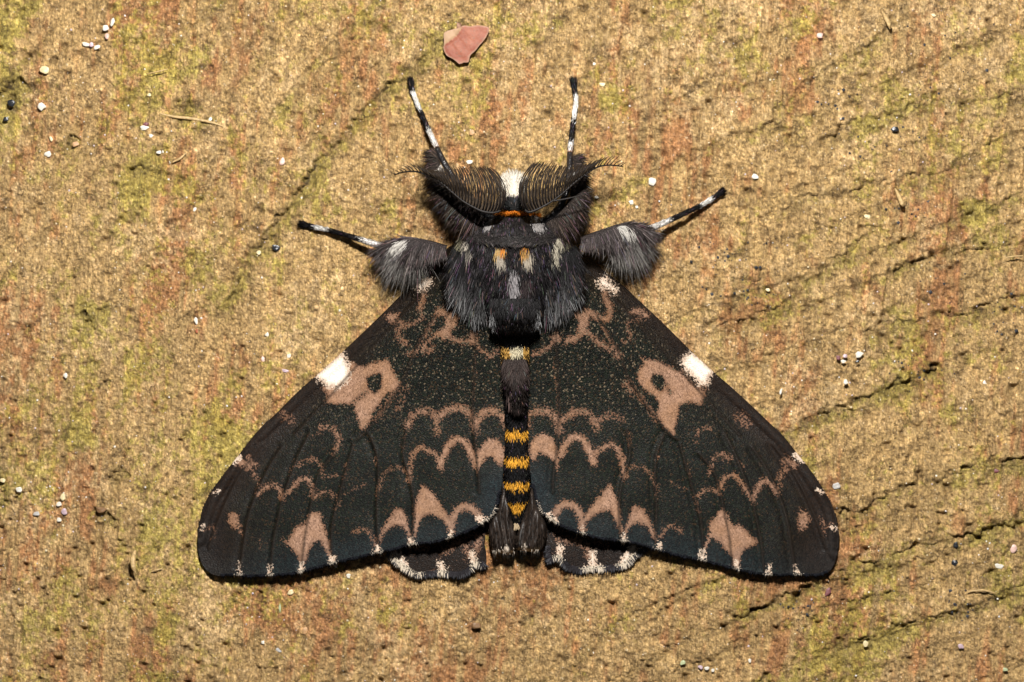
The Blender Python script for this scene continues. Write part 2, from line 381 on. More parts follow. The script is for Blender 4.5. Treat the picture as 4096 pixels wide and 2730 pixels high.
# kind: P pink polygon, p pink stroke, W white polygon, w white stroke, D dark polygon, d dark stroke
# (sheet, kind, density, width, points)
MARK_L = [
('1','W',1,0,[(1118,755),(1150,800),(1165,850),(1165,920),(1140,955),(1080,990),(1020,985),(960,940),(930,905),(1000,845),(1060,795)]),
('1','W',.9,0,[(1720,200),(1760,220),(1740,260),(1700,295),(1650,285),(1640,270),(1680,235)]),
('1','w',.45,60,[(1010,1000),(1100,1010),(1170,950),(1180,880)]),
('1','p',.85,34,[(1710,290),(1705,350),(1680,430)]),('1','w',.6,14,[(1715,300),(1700,360)]),
('1','P',.85,0,[(1430,480),(1470,460),(1530,450),(1525,490),(1500,540),(1470,530),(1440,505)]),
('1','p',.68,42,[(1510,510),(1560,545),(1525,580),(1540,640),(1590,680)]),
('1','p',.68,34,[(1680,430),(1690,490),(1655,520),(1600,545),(1560,560)]),
('1','p',.75,26,[(1800,470),(1740,590),(1690,680),(1640,745),(1590,758)]),
('1','P',.85,0,[(1800,420),(1850,410),(1900,440),(1960,430),(1985,470),(1950,520),(1960,560),(1900,590),(1915,640),(1870,660),(1830,640),(1790,640),(1740,680),(1720,745),(1670,765),(1700,690),(1790,600),(1850,560),(1870,500),(1830,470),(1780,480)]),
('1','p',.75,40,[(1700,740),(1770,715)]),('1','p',.8,36,[(1900,640),(1990,662),(2070,655)]),
('1','P',.85,0,[(2050,585),(2095,605),(2110,660),(2120,705),(2090,695),(2030,680),(2040,640)]),
('1','w',.35,16,[(2065,600),(2085,660)]),
('1','p',.8,30,[(2110,700),(2150,745),(2200,770),(2262,700)]),
('1','P',1,0,[(1170,800),(1230,835),(1280,850),(1330,820),(1450,792),(1475,850),(1500,900),(1535,960),(1510,1010),(1440,1040),(1400,1100),(1350,1170),(1320,1240),(1280,1300),(1250,1290),(1225,1180),(1200,1130),(1160,1112),(1060,1118),(1000,1100),(1020,1050),(970,1000),(1000,980),(1080,990),(1140,960)]),
('1','D',1,0,[(1300,930),(1350,905),(1400,900),(1402,950),(1395,1000),(1350,1035),(1312,1000)]),
('1','d',.7,8,[(1300,1030),(1240,1070),(1200,1115)]),
('1','p',.62,44,[(1545,985),(1480,1060),(1420,1140),(1370,1230)]),('1','w',.45,12,[(1530,990),(1460,1090),(1380,1210)]),
('1','p',.45,60,[(1590,1000),(1560,1070),(1520,1150)]),
('1','p',.5,70,[(700,1210),(750,1240)]),('2','p',.5,80,[(690,20),(750,60)]),
('2','p',.66,60,[(1590,100),(1640,20),(1720,-10),(1790,20),(1800,80),(1810,150)]),
('2','p',.68,66,[(1810,50),(1870,-10),(1960,-30),(2040,0),(2070,60),(2085,130)]),('2','w',.35,16,[(2065,30),(2085,140)]),
('2','p',.75,62,[(2085,80),(2130,10),(2200,-10),(2270,15),(2305,90)]),
('2','p',.95,46,[(1830,400),(1850,320),(1900,230),(1955,192),(2010,220),(2050,290),(2085,380)]),
('2','P',1,0,[(2130,240),(2180,190),(2250,200),(2290,260),(2300,330),(2280,385),(2240,370),(2200,320),(2160,330),(2130,380),(2100,430),(2085,350),(2100,290)]),
('2','p',.85,32,[(1605,490),(1610,400),(1640,290),(1690,255),(1740,280),(1790,300),(1820,350),(1830,395)]),
('2','p',.6,28,[(1380,600),(1400,500),(1450,420),(1510,395),(1570,420)]),
('2','p',.5,26,[(1120,600),(1180,570),(1250,530),(1280,520)]),
('2','w',.5,14,[(1365,300),(1360,380)]),('2','w',.45,18,[(1575,150),(1565,260)]),('2','w',.5,18,[(1155,370),(1135,480)]),
('2','w',.5,18,[(780,350),(740,430)]),('2','w',.55,20,[(1105,640),(1075,705)]),('2','w',.5,16,[(1612,420),(1610,510)]),
('2','p',.62,50,[(960,110),(1040,110),(1090,170),(1090,220),(1065,290)]),('2','p',.4,50,[(900,170),(960,140)]),
('2','p',.6,36,[(790,390),(850,350),(920,340),(960,390),(975,460)]),('2','p',.5,30,[(1000,470),(1080,450)]),
('2','p',.78,62,[(360,350),(440,390)]),('2','w',1,30,[(335,352),(378,325)]),('2','w',.4,30,[(380,350),(430,390)]),
('2','p',.6,40,[(450,400),(480,450),(515,520),(510,590)]),('2','p',.7,44,[(440,330),(490,385)]),
('2','p',.8,38,[(510,590),(560,545),(620,528),(665,560),(690,625)]),('2','w',.35,20,[(680,590),(700,640)]),
('2','p',.8,34,[(700,600),(750,560),(800,500),(860,475),(890,510),(910,580),(915,620)]),
('2','p',.72,26,[(920,620),(960,585),(1020,575),(1070,620)]),
('2','P',.82,0,[(330,720),(370,740),(385,810),(395,890),(360,850),(320,830),(285,790),(300,740)]),
('2','p',.6,24,[(130,850),(185,825),(195,880),(180,910)]),('2','w',.9,12,[(92,842),(118,820)]),('2','w',.9,15,[(195,582),(222,568)]),
('2','p',.5,20,[(520,950),(530,990)]),('2','p',.4,20,[(520,900),(525,940)]),
('2','P',1,0,[(890,725),(960,725),(975,790),(1000,860),(1020,930),(1040,1030),(1055,1075),(1025,1050),(990,980),(960,925),(910,950),(880,990),(860,1060),(845,1120),(815,1120),(800,1040),(760,990),(720,960),(740,900),(790,830),(850,810),(870,760)]),
('2','p',.5,50,[(690,930),(740,950)]),('2','p',.5,20,[(822,790),(830,830)]),
('2','w',1,26,[(822,1100),(826,1165)]),('2','w',1,32,[(1050,1055),(1052,1092)]),('2','w',.95,13,[(377,1095),(375,1185)]),('2','w',.95,20,[(600,1115),(598,1185)]),
('2','w',.9,34,[(1378,985),(1365,1022)]),('2','w',.9,28,[(1626,925),(1620,965)]),('2','w',.85,16,[(1905,865),(1898,915)]),
('2','w',.9,44,[(2118,765),(2155,790)]),('2','w',.75,14,[(2180,775),(2215,745),(2236,700)]),
('2','p',.66,38,[(1210,865),(1290,850),(1335,900),(1370,980)]),
('2','P',.95,0,[(1510,695),(1560,710),(1590,770),(1605,850),(1640,930),(1610,955),(1590,880),(1560,830),(1500,815),(1450,850),(1410,900),(1380,980),(1392,890),(1440,790)]),
('2','P',1,0,[(1700,530),(1760,570),(1830,660),(1880,740),(1925,790),(1925,840),(1908,895),(1890,840),(1850,780),(1760,735),(1700,755),(1670,830),(1650,900),(1625,955),(1638,860),(1640,760),(1650,650),(1680,560)]),
('2','p',.95,52,[(1908,870),(1922,770),(1970,695),(2040,685),(2090,725),(2130,775)]),
]
MARK_L += [('1','p',.55,10,[(2085,760),(2082,900),(2075,1100)]),('2','p',.5,12,[(2085,140),(2086,230),(2088,300)]),('2','p',.35,14,[(2295,100),(2300,300),(2290,450)])]
MARK_R = [
('3','W',1,0,[(1200,745),(1250,722),(1320,765),(1400,843),(1372,880),(1355,925),(1310,925),(1260,875),(1210,830),(1190,790)]),
('3','w',.5,60,[(1180,850),(1250,930),(1330,960)]),
('3','W',.9,0,[(640,195),(690,230),(720,270),(710,300),(670,270),(620,260),(605,225)]),
('3','p',.82,46,[(640,270),(650,340),(680,400)]),('3','w',.5,16,[(655,340),(680,400)]),
('3','p',.75,44,[(840,430),(900,430),(930,460)]),('3','p',.55,38,[(900,480),(820,500),(800,550),(830,600),(770,640)]),
('3','p',.78,50,[(680,430),(660,480),(600,470),(540,440),(460,412),(400,430)]),
('3','P',.82,0,[(390,420),(500,400),(545,440),(535,520),(505,600),(430,650),(350,665),(370,610),(450,580),(460,500)]),
('3','p',.62,60,[(520,580),(600,640),(680,690),(740,740)]),('3','p',.8,16,[(620,520),(680,630),(745,735)]),
('3','P',.85,0,[(310,560),(345,600),(335,655),(280,655),(268,600)]),('3','p',.75,30,[(290,640),(240,690),(150,730)]),
('3','P',1,0,[(900,760),(1000,770),(1100,820),(1180,860),(1250,930),(1345,1000),(1310,1080),(1230,1060),(1160,1090),(1150,1160),(1125,1290),(1060,1240),(1010,1160),(1010,1060),(950,1020),(910,960),(870,900),(880,830),(920,800)]),
('3','D',1,0,[(980,872),(1040,878),(1062,920),(1042,985),(1000,962),(970,912)]),('3','D',.9,0,[(925,1000),(985,1020),(1012,1075),(1000,1110),(950,1060)]),
('3','d',.7,8,[(1060,930),(1100,1000)]),
('3','p',.62,50,[(790,940),(870,1000),(940,1080),(1000,1180)]),('3','w',.45,12,[(850,960),(940,1090),(1010,1190)]),('3','p',.5,80,[(800,930),(830,990)]),
('3','p',.5,70,[(1590,1150),(1640,1200)]),('4','p',.5,70,[(1570,30),(1625,90)]),
('4','p',.7,62,[(105,90),(110,30),(180,-10),(260,0),(310,60),(325,130)]),('4','w',.35,16,[(310,0),(328,130)]),
('4','p',.64,66,[(340,60),(420,5),(500,0),(570,60),(595,110)]),('4','p',.5,60,[(600,60),(680,20),(760,50)]),
('4','P',1,0,[(115,220),(170,160),(220,145),(280,180),(310,250),(322,330),(312,405),(290,340),(250,310),(190,280),(150,340),(125,330)]),
('4','p',.95,48,[(340,300),(370,220),(430,172),(490,195),(530,260),(570,350)]),
('4','p',.85,38,[(570,300),(620,250),(690,225),(740,270),(770,350),(780,450)]),
('4','p',.6,28,[(800,400),(840,375),(900,380),(960,430),(1000,520),(1010,580)]),('4','p',.45,20,[(1040,500),(1120,490),(1220,540)]),
('4','w',.45,18,[(795,120),(820,230)]),('4','w',.5,12,[(1012,280),(1018,330)]),('4','w',.5,15,[(1215,360),(1242,450)]),('4','w',.45,12,[(1580,330),(1620,400)]),
('4','w',.5,22,[(1270,600),(1300,692)]),('4','w',.5,16,[(780,410),(775,475)]),
('4','p',.5,50,[(1280,200),(1300,120),(1370,110)]),('4','p',.6,46,[(1380,420),(1400,330),(1460,300),(1515,320)]),
('4','p',.72,28,[(1290,580),(1340,545),(1400,540),(1440,560)]),
('4','p',.8,36,[(1445,540),(1480,460),(1540,440),(1590,490),(1650,570),(1680,620)]),('4','w',.3,16,[(1640,560),(1680,625)]),
('4','p',.8,40,[(1690,580),(1720,510),(1760,480),(1820,520),(1850,560)]),
('4','p',.65,44,[(1850,530),(1870,430),(1920,390)]),('4','p',.78,60,[(1900,340),(1960,365)]),('4','w',1,30,[(1975,298),(2018,334)]),('4','w',.4,30,[(1890,290),(1960,330)]),
('4','w',.9,15,[(2128,540),(2156,552)]),('4','w',.9,18,[(2232,800),(2258,818)]),
('4','P',.78,0,[(2010,665),(2060,690),(2082,740),(2060,800),(2010,845),(1990,790),(1985,720)]),
('4','p',.7,28,[(2150,740),(2180,790),(2225,790)]),('4','p',.6,20,[(2170,790),(2175,860)]),
('4','P',1,0,[(1465,665),(1500,720),(1540,795),(1580,780),(1630,830),(1705,900),(1680,930),(1620,950),(1590,1010),(1578,1100),(1548,1100),(1530,1010),(1480,950),(1440,900),(1390,870),(1360,930),(1330,975),(1348,900),(1375,840),(1370,780),(1410,730)]),
('4','w',1,24,[(1560,1045),(1567,1108)]),('4','w',1,34,[(1322,970),(1325,1022)]),('4','w',.95,20,[(1787,1075),(1783,1140)]),('4','w',.95,13,[(1973,1070),(1990,1130)]),
('4','w',.9,26,[(1025,912),(1020,948)]),('4','w',.9,30,[(775,862),(775,892)]),('4','w',.85,16,[(486,800),(488,848)]),('4','w',.9,36,[(245,722),(295,758)]),('4','w',.75,14,[(165,640),(195,700),(240,735)]),
('4','p',.66,32,[(1030,880),(1060,820),(1110,790),(1170,830)]),
('4','P',.95,0,[(850,645),(920,680),(950,740),(980,810),(1012,885),(1010,915),(970,860),(940,800),(870,768),(820,800),(790,865),(770,885),(780,820),(810,740),(830,680)]),
('4','P',1,0,[(680,505),(710,560),(740,650),(755,740),(772,830),(775,885),(750,830),(710,740),(680,680),(620,690),(560,720),(520,760),(490,815),(470,780),(500,720),(560,640),(620,560)]),
('4','p',.95,50,[(300,705),(340,652),(400,642),(450,672),(480,740),(490,815)]),
]
VEINS = [('2',[(1210,200),(1160,380),(1110,560),(1060,750),(1040,900),(1045,1040)]),('2',[(1300,130),(1370,300),(1380,500),(1370,700),(1380,960)]),
('2',[(900,120),(800,320),(690,620),(660,750),(620,950),(600,1160)]),('2',[(1090,270),(960,430),(910,600),(880,750),(850,900),(826,1120)]),
('2',[(700,230),(600,380),(510,560),(440,760),(400,1000),(378,1150)]),('2',[(1590,100),(1560,300),(1615,500),(1640,700),(1625,930)]),
('1',[(2085,560),(2085,700),(2070,1000),(2065,1150),(2080,1350),(2090,1500),(2108,1640),(2112,1780)]),
('1',[(1830,420),(1640,740),(1560,950),(1400,1180),(1290,1320),(1210,1380)]),('2',[(560,200),(400,420),(280,650),(200,850),(150,1000)]),
('2',[(1740,-900),(1300,-420),(1000,-80),(760,180)])]

MARK_R += [('3','p',.55,10,[(285,760),(295,900),(320,1100)]),('4','p',.5,12,[(328,130),(332,220),(325,300)]),('4','p',.35,14,[(98,100),(102,300),(125,450)])]
HTOP = 1
def ncoord(sheet, pts):
    ox, oy, s = CR[sheet]; return [(ox+a/s, oy+b/s) for a, b in pts]

def wing_mat():
    t = NT('scaled_wing'); vec = t.obj()
    A = {k: t.new('ShaderNodeAttribute', attribute_name=k).outputs['Fac'] for k in ('pink', 'white', 'vein', 'brown', 'blue', 'rough')}
    vor = t.new('ShaderNodeTexVoronoi'); vor.inputs['Scale'].default_value = 185; t.link(vec, vor.inputs['Vector'])
    sep = t.new('ShaderNodeSeparateColor'); t.link(vor.outputs['Color'], sep.inputs[0])
    nz = t.noise(85, 4, .7, vec); nzr = t.ramp(nz.outputs[0], .28, .72)
    rnd = t.mathn('ADD', t.mathn('MULTIPLY', sep.outputs[0], .55), t.mathn('MULTIPLY', nzr, .45))
    def gate(a): return t.ramp(t.mathn('SUBTRACT', a, rnd), -.06, .13)
    big = t.noise(9, 3, .6, vec)
    base = t.mix(t.ramp(sep.outputs[1], .45, 1), (.0030, .0034, .0028), (.0095, .0135, .0080))
    base = t.mix(t.ramp(sep.outputs[2], .88, .96), base, (.034, .020, .010))
    sp_ = t.mathn('MULTIPLY', t.ramp(sep.outputs[0], .90, .99), A['rough'])
    base = t.mix(sp_, base, (.15, .115, .075))  # sparkle painted onto scattered scales
    base = t.mix(A['brown'], base, t.mix(sep.outputs[1], (.0050, .0034, .0028), (.0185, .0105, .0068)))
    base = t.mix(A['blue'], base, t.mix(t.mathn('MULTIPLY', sep.outputs[1], nzr), (.005, .006, .0075), (.020, .034, .038)))
    pink = t.mix(sep.outputs[1], (.150, .084, .055), (.42, .25, .170))
    pink = t.mix(t.ramp(big.outputs[0], .4, .65), pink, t.mix(sep.outputs[2], (.16, .085, .048), (.36, .20, .118)))
    pink = t.mix(t.mathn('MULTIPLY', A['blue'], .5), pink, (.23, .155, .125))
    pink = t.mix(t.ramp(A['pink'], .45, .98), t.mix(1.0, pink, (.50, .44, .40), 'MULTIPLY'), t.mix(1.0, pink, (.98, .98, .96), 'MULTIPLY'))
    c = t.mix(gate(A['pink']), base, pink)
    c = t.mix(gate(A['white']), c, t.mix(t.ramp(A['white'], .75, 1.15), t.mix(sep.outputs[1], (.40, .27, .19), (.66, .54, .43)), t.mix(sep.outputs[1], (.74, .66, .56), (.90, .85, .76))))
    c = t.mix(t.mathn('MULTIPLY', A['vein'], .9), c, (.012, .0075, .005))
    t.link(c, t.b.inputs['Base Color'])
    h = t.mathn('SUBTRACT', 1.0, vor.outputs['Distance'])
    b1 = t.new('ShaderNodeBump'); b1.inputs['Distance'].default_value = .0035; t.link(h, b1.inputs['Height'])
    t.link(t.mathn('MULTIPLY_ADD', A['rough'], .65, .3), b1.inputs['Strength'])
    b2 = t.bump(nz.outputs[0], .08, .006, b1.outputs[0])
    t.link(b2, t.b.inputs['Normal'])
    t.link(t.mathn('MULTIPLY_ADD', sep.outputs[0], .30, .42), t.b.inputs['Roughness'])
    t.b.inputs['Specular IOR Level'].default_value = .13
    return t.m
WING = wing_mat()

def paint(px, py, marks):
    pink = np.zeros(px.shape); white = np.zeros(px.shape); dark = np.zeros(px.shape)
    for sh, kind, dens, wd, pts in marks:
        P = np.array(ncoord(sh, pts)); s = CR[sh][2]
        if kind.islower():
            P = catmull(P, 4) if len(P) > 2 else P
        m0 = P.min(0)-60; m1 = P.max(0)+60
        sel = (px > m0[0]) & (px < m1[0]) & (py > m0[1]) & (py < m1[1])
        if not sel.any(): continue
        x, y = px[sel], py[sel]
        if kind.islower():
            d, _, _ = seg_dist(x, y, P); sd = wd/s/2 - d + 3; soft = 21
        else:
            d, _, _ = seg_dist(x, y, P, True); sd = np.where(inside(x, y, P), d, -d) + 2; soft = 19 if kind == 'P' else (42 if kind == 'W' else 14)
        v = dens*sstep(-soft, soft, sd)*(.99 if kind != 'W' else 1.3)
        kk = kind.lower()
        if kk == 'w' and dens <= .6: kk = 'p'; v = v*1.25
        tgt = {'p': pink, 'w': white, 'd': dark}[kk]
        tgt[sel] = np.maximum(tgt[sel], v)
    return pink*(1-np.clip(dark, 0, 1)), white

def wing_grid(outline, step, zf, n=4):
    P = catmull(outline, n, True)
    a, b = P.min(0)-step*2, P.max(0)+step*2
    xs = np.arange(a[0], b[0], step); ys = np.arange(a[1], b[1], step)
    X, Y = np.meshgrid(xs, ys); ins = inside(X, Y, P)
    cell = ins[:-1, :-1] | ins[1:, :-1] | ins[1:, 1:] | ins[:-1, 1:]
    idx = np.arange(X.size).reshape(X.shape)
    F = np.stack([idx[:-1, :-1], idx[1:, :-1], idx[1:, 1:], idx[:-1, 1:]], -1)[cell]
    used, inv = np.unique(F, return_inverse=True); F = inv.reshape(-1, 4)
    x = X.ravel()[used].copy(); y = Y.ravel()[used].copy(); out = ~ins.ravel()[used]
    Q = np.vstack([P, P[:1]]); ox, oy = x[out], y[out]
    best = np.full(ox.shape, 1e9); nx_, ny_ = ox.copy(), oy.copy()
    for i in range(len(P)):
        p, q = Q[i], Q[i+1]; d = q-p; L2 = d@d+1e-9
        t = np.clip(((ox-p[0])*d[0]+(oy-p[1])*d[1])/L2, 0, 1)
        cx, cy = p[0]+t*d[0], p[1]+t*d[1]; dd = (cx-ox)**2+(cy-oy)**2; m = dd < best
        best = np.where(m, dd, best); nx_ = np.where(m, cx, nx_); ny_ = np.where(m, cy, ny_)
    x[out] = nx_; y[out] = ny_
    return x, y, F, P

def smooth_rand(x, y, seed, L):
    r = np.random.default_rng(seed); o = np.zeros(x.shape)
    for k in range(10):
        a = r.uniform(0, 6.28); f = 6.28/(L*r.uniform(.6, 1.8)); o += np.sin((x*math.cos(a)+y*math.sin(a))*f+r.uniform(0, 6.28))
    return o/3

def fw_z(x, y, costa, side):
    dc, _, _ = seg_dist(x, y, costa)
    far = np.clip((abs(x-2060)-150)/1100, 0, 1)
    z = .022 + sstep(0, 260, dc)*(.020 + .072*(1-far)**1.1)
    z += .10*sstep(1500, 1000, y)*sstep(0, 120, dc)*(1-far)       # rises towards the root
    z += .012*np.sin(np.pi*np.clip(dc/46, 0, 1))*(1-far*.5)        # rolled leading edge
    return z

def add_edge(o):
    m = o.modifiers.new('thickness', 'SOLIDIFY'); m.thickness = .012; m.offset = -1; m.use_rim_only = True

def build_forewing(outline, costa, marks, side, label):
    x, y, F, P = wing_grid(outline, 4.2, None)
    if side > 0: F = F.copy()
    pink, white = paint(x, y, marks)
    dc, _, _ = seg_dist(x, y, costa)
    term = outline[13:36] if side < 0 else outline[17:37]
    dt, _, _ = seg_dist(x, y, term)
    vein = np.zeros(x.shape)
    z = fw_z(x, y, costa, side)
    for k, (sh, pts) in enumerate(VEINS):
        V = catmull(ncoord(sh, pts), 4)
        if side > 0: V = np.array([(2063+(2063-a)*1.012, b) for a, b in V])
        d, s, par = seg_dist(x, y, V)
        fade = sstep(0, .06, par)*sstep(0, .03, 1-par)
        vein = np.maximum(vein, np.exp(-(d/5.2)**2)*.85*fade)
        z += .0035*np.exp(-(d/6)**2)*fade - .0035*np.exp(-((d*s-17)/12)**2)*fade
    z += .0015*smooth_rand(x, y, 3, 220)
    far = np.clip((abs(x-2060)-500)/700, 0, 1)
    brown = np.clip(sstep(130, 10, dc)*.9 + .55*far*sstep(330, 60, dc) + .45*sstep(.5, 1, far)*sstep(2000, 2250, y), 0, 1)
    brown = np.maximum(brown, .7*np.exp(-((x-2060)/340)**2)*sstep(1250, 1050, y))
    blue = sstep(150, 20, dt)*(1-.7*sstep(.55, 1, far))*.8 + .6*sstep(150, 10, abs(x-2062)-30)*sstep(1850, 2000, y)
    rough = sstep(1850, 1500, y)*sstep(.9, .3, far)
    V = W(x, y, z)
    o = make_mesh('forewing', V, F, WING, moth, attrs=dict(pink=pink, white=white, vein=vein, brown=brown, blue=np.clip(blue, 0, 1), rough=rough))
    keep(o, moth); add_edge(o); o['label'] = label
    # short fringe of scales along the outer margin
    T = catmull(outline[17:36] if side < 0 else outline[19:37], 4)
    n = 2600
    u = RNG.uniform(0, len(T)-1.001, n); i = u.astype(int); f = u-i
    p = T[i]*(1-f[:, None])+T[i+1]*f[:, None]; d = T[i+1]-T[i]
    nrm = np.stack([-d[:, 1], d[:, 0]], -1)*(1 if side > 0 else -1)
    nrm /= np.linalg.norm(nrm, axis=1, keepdims=True)
    nrm *= np.where((p+nrm*5 - np.array([2063, 1500]))[:, 1:2]*0+1 > 0, 1, -1)
    tst = inside(p[:, 0]+nrm[:, 0]*8, p[:, 1]+nrm[:, 1]*8, P); nrm[tst] *= -1
    q = p - nrm*RNG.uniform(4, 12, n)[:, None]
    zz = fw_z(q[:, 0], q[:, 1], costa, side) + .003
    root = W(q[:, 0], q[:, 1], zz)
    dd = np.stack([nrm[:, 0]+RNG.normal(0, .15, n), -nrm[:, 1]+RNG.normal(0, .15, n), RNG.normal(-.12, .08, n)], -1)
    _, wh = paint(q[:, 0], q[:, 1], marks)
    c = np.where((RNG.uniform(size=n) < wh)[:, None], np.array([.72, .62, .5]), np.array([.016, .017, .022])*RNG.uniform(.6, 1.8, (n, 1)))
    fr = hairs('fringe', root, dd, np.zeros((n, 3)), RNG.uniform(.004, .020, n)*(1+.35*np.sin(u*3.1)), np.full(n, .0020), c, c, o, seg=1, glint=0)
    keep(fr, o)
    return o, P
fwl, PL = build_forewing(OUT_L, COSTA_L, MARK_L, -1, 'left forewing, spread, dark with pink scallops')
fwr, PR = build_forewing(OUT_R, COSTA_R, MARK_R, 1, 'right forewing, spread, dark with pink scallops and a notched pink patch')

# ---- hindwings (rim that shows below the forewings, sheet running under them)
CR['5'] = (1350, 1797, 1.6807)     # another measured sheet
HW_L = [(330,700),(360,735),(400,775),(450,810),(500,845),(560,858),(640,848),(700,845),(760,852),(830,855),(890,825),(930,785),(980,795),(1000,770),(1000,700),(990,620),(1010,450),(1050,200),(1060,-200),(1000,-500),(700,-250),(400,200),(280,500)]
HW_R = [(2080,670),(2040,700),(1990,740),(1960,775),(1890,802),(1800,812),(1700,818),(1620,825),(1540,800),(1500,755),(1480,740),(1430,755),(1408,740),(1400,650),(1410,560),(1390,450),(1350,200),(1300,-200),(1360,-500),(1700,-250),(2000,200),(2130,500)]
HM_L = [('5','p',.45,90,[(560,640),(700,610),(900,570)]),('5','w',.95,46,[(385,690),(420,735),(460,800)]),('5','w',.7,26,[(440,780),(480,820),(560,852)]),('5','w',.95,38,[(690,770),(715,835)]),('5','w',.6,50,[(640,840),(740,850)]),('5','w',.5,12,[(685,715),(688,770)]),
 ('5','w',.9,38,[(905,700),(925,780)]),('5','w',.55,16,[(895,640),(905,720)]),('5','p',.62,70,[(500,650),(590,660)]),('5','p',.5,50,[(470,680),(510,700)]),('5','p',.66,60,[(730,680),(800,630),(860,650),(880,720)]),
 ('5','p',.7,50,[(900,580),(960,590),(940,640),(930,700)]),('5','p',.5,30,[(690,650),(700,700)])]
HM_R = [('5','p',.45,90,[(1480,570),(1600,600),(1800,640)]),('5','w',.95,50,[(1990,660),(1950,720),(1920,770)]),('5','w',.95,36,[(1715,690),(1715,790)]),('5','w',.8,50,[(1680,800),(1760,800)]),('5','w',.5,12,[(1716,655),(1716,720)]),
 ('5','w',.9,32,[(1500,650),(1490,730)]),('5','w',.6,26,[(1430,745),(1490,740),(1530,790)]),('5','p',.7,60,[(1540,610),(1620,620),(1680,660),(1690,720)]),('5','p',.66,50,[(1470,590),(1500,640),(1480,700)]),('5','p',.6,40,[(1740,640),(1800,625)]),('5','w',.6,22,[(1880,790),(1960,760)])]
def build_hindwing(pts, marks, side, label):
    out = ncoord('5', pts)
    x, y, F, P = wing_grid(out, 4.5, None, 3)
    pink, white = paint(x, y, marks)
    zf = lambda x, y: .022 + .030*sstep(2200, 1700, y) + .004*np.sin((x-1350)/34.0)*sstep(2150, 2240, y) + .014*np.exp(-((abs(x-2062)-150)/50)**2)*sstep(2100, 2200, y)
    z = zf(x, y)
    o = make_mesh('hindwing', W(x, y, z), F, WING, moth, attrs=dict(pink=np.maximum(pink, .12), white=white, vein=0*x, brown=0*x+1, blue=0*x+.1, rough=0*x+.2))
    keep(o, moth); add_edge(o); o['label'] = label
    T = catmull(ncoord('5', pts[:14]), 6); n = 1500
    u = RNG.uniform(0, len(T)-1.001, n); i = u.astype(int); f = u-i
    p = T[i]*(1-f[:, None])+T[i+1]*f[:, None]; d = T[i+1]-T[i]
    nrm = np.stack([-d[:, 1], d[:, 0]], -1); nrm /= np.linalg.norm(nrm, axis=1, keepdims=True)+1e-9
    tst = inside(p[:, 0]+nrm[:, 0]*8, p[:, 1]+nrm[:, 1]*8, P); nrm[tst] *= -1
    q = p - nrm*RNG.uniform(6, 20, n)[:, None]; nrm[:, 1] += .6
    _, wh = paint(q[:, 0], q[:, 1], marks)
    c = np.where((RNG.uniform(size=n) < wh)[:, None], np.array([.75, .64, .5]), np.array([.03, .027, .03])*RNG.uniform(.6, 1.6, (n, 1)))
    c2 = c*.5+.5*np.where((RNG.uniform(size=n) < .4)[:, None], np.array([.30, .32, .36]), c)
    fr = hairs('fringe', W(q[:, 0], q[:, 1], zf(q[:, 0], q[:, 1])+.004), np.stack([nrm[:, 0]+RNG.normal(0, .12, n), -nrm[:, 1], RNG.normal(-.1, .06, n)], -1), np.zeros((n, 3)),
               RNG.uniform(.016, .034, n), np.full(n, .0026), c, c2, o, seg=2, glint=0)
    keep(fr, o)
    return o
hwl = build_hindwing(HW_L, HM_L, -1, 'left hindwing, scalloped rim showing below the forewing')
hwr = build_hindwing(HW_R, HM_R, 1, 'right hindwing, scalloped rim showing below the forewing')

# pleated inner margins of the hindwings wrapping the abdomen tip
CR['6'] = (1750, 1600, 2.24)
def build_fold(pts, axis_a, axis_b, top, parent, wx):
    out = ncoord('6', pts); x, y, F, P = wing_grid(out, 5, None, 4)
    d, _, _ = seg_dist(x, y, P, True)
    A = np.array(ncoord('6', [axis_a, axis_b])); dv = A[1]-A[0]; L = np.linalg.norm(dv); dv /= L
    s = (x-A[0, 0])*dv[1]-(y-A[0, 1])*dv[0]
    z = .075 + top*(1-np.exp(-d/6))*.8 + .006*np.sin(s/4.5+1.2*smooth_rand(x, y, 9, 120)) + .010*np.sin(s/19)
    bot = sstep(2185, 2205, y)
    wh = .75*np.exp(-((x-wx)/11)**2)*sstep(2165, 2195, y) + .35*bot
    o = make_mesh('wing_fold', W(x, y, z), F, FOLD, parent, attrs=dict(white=wh))
    keep(o, parent); m = o.modifiers.new('thickness', 'SOLIDIFY'); m.thickness = .03; m.offset = -1; m.use_rim_only = True
    n = 650
    k = RNG.integers(0, len(x), n)
    c = np.array([.036, .025, .019])*RNG.uniform(.2, 1.9, (n, 1)); tipw = RNG.uniform(size=n) < wh[k]*1.3
    kk = (y[k] < 2178) | tipw; k, c, tipw = k[kk], c[kk], tipw[kk]; n = len(k); c = np.where(tipw[:, None], np.array([.7, .6, .5]), c)
    dirv = np.stack([np.full(n, dv[0])+RNG.normal(0, .09, n), -np.full(n, dv[1]), RNG.normal(.0, .03, n)], -1)
    fr = hairs('fold_hair', W(x[k], y[k], z[k]), dirv, np.zeros((n, 3)), RNG.uniform(.015, .032, n), np.full(n, .0016), c, c*1.2, o, seg=1, glint=.03)
    keep(fr, o)
    return o
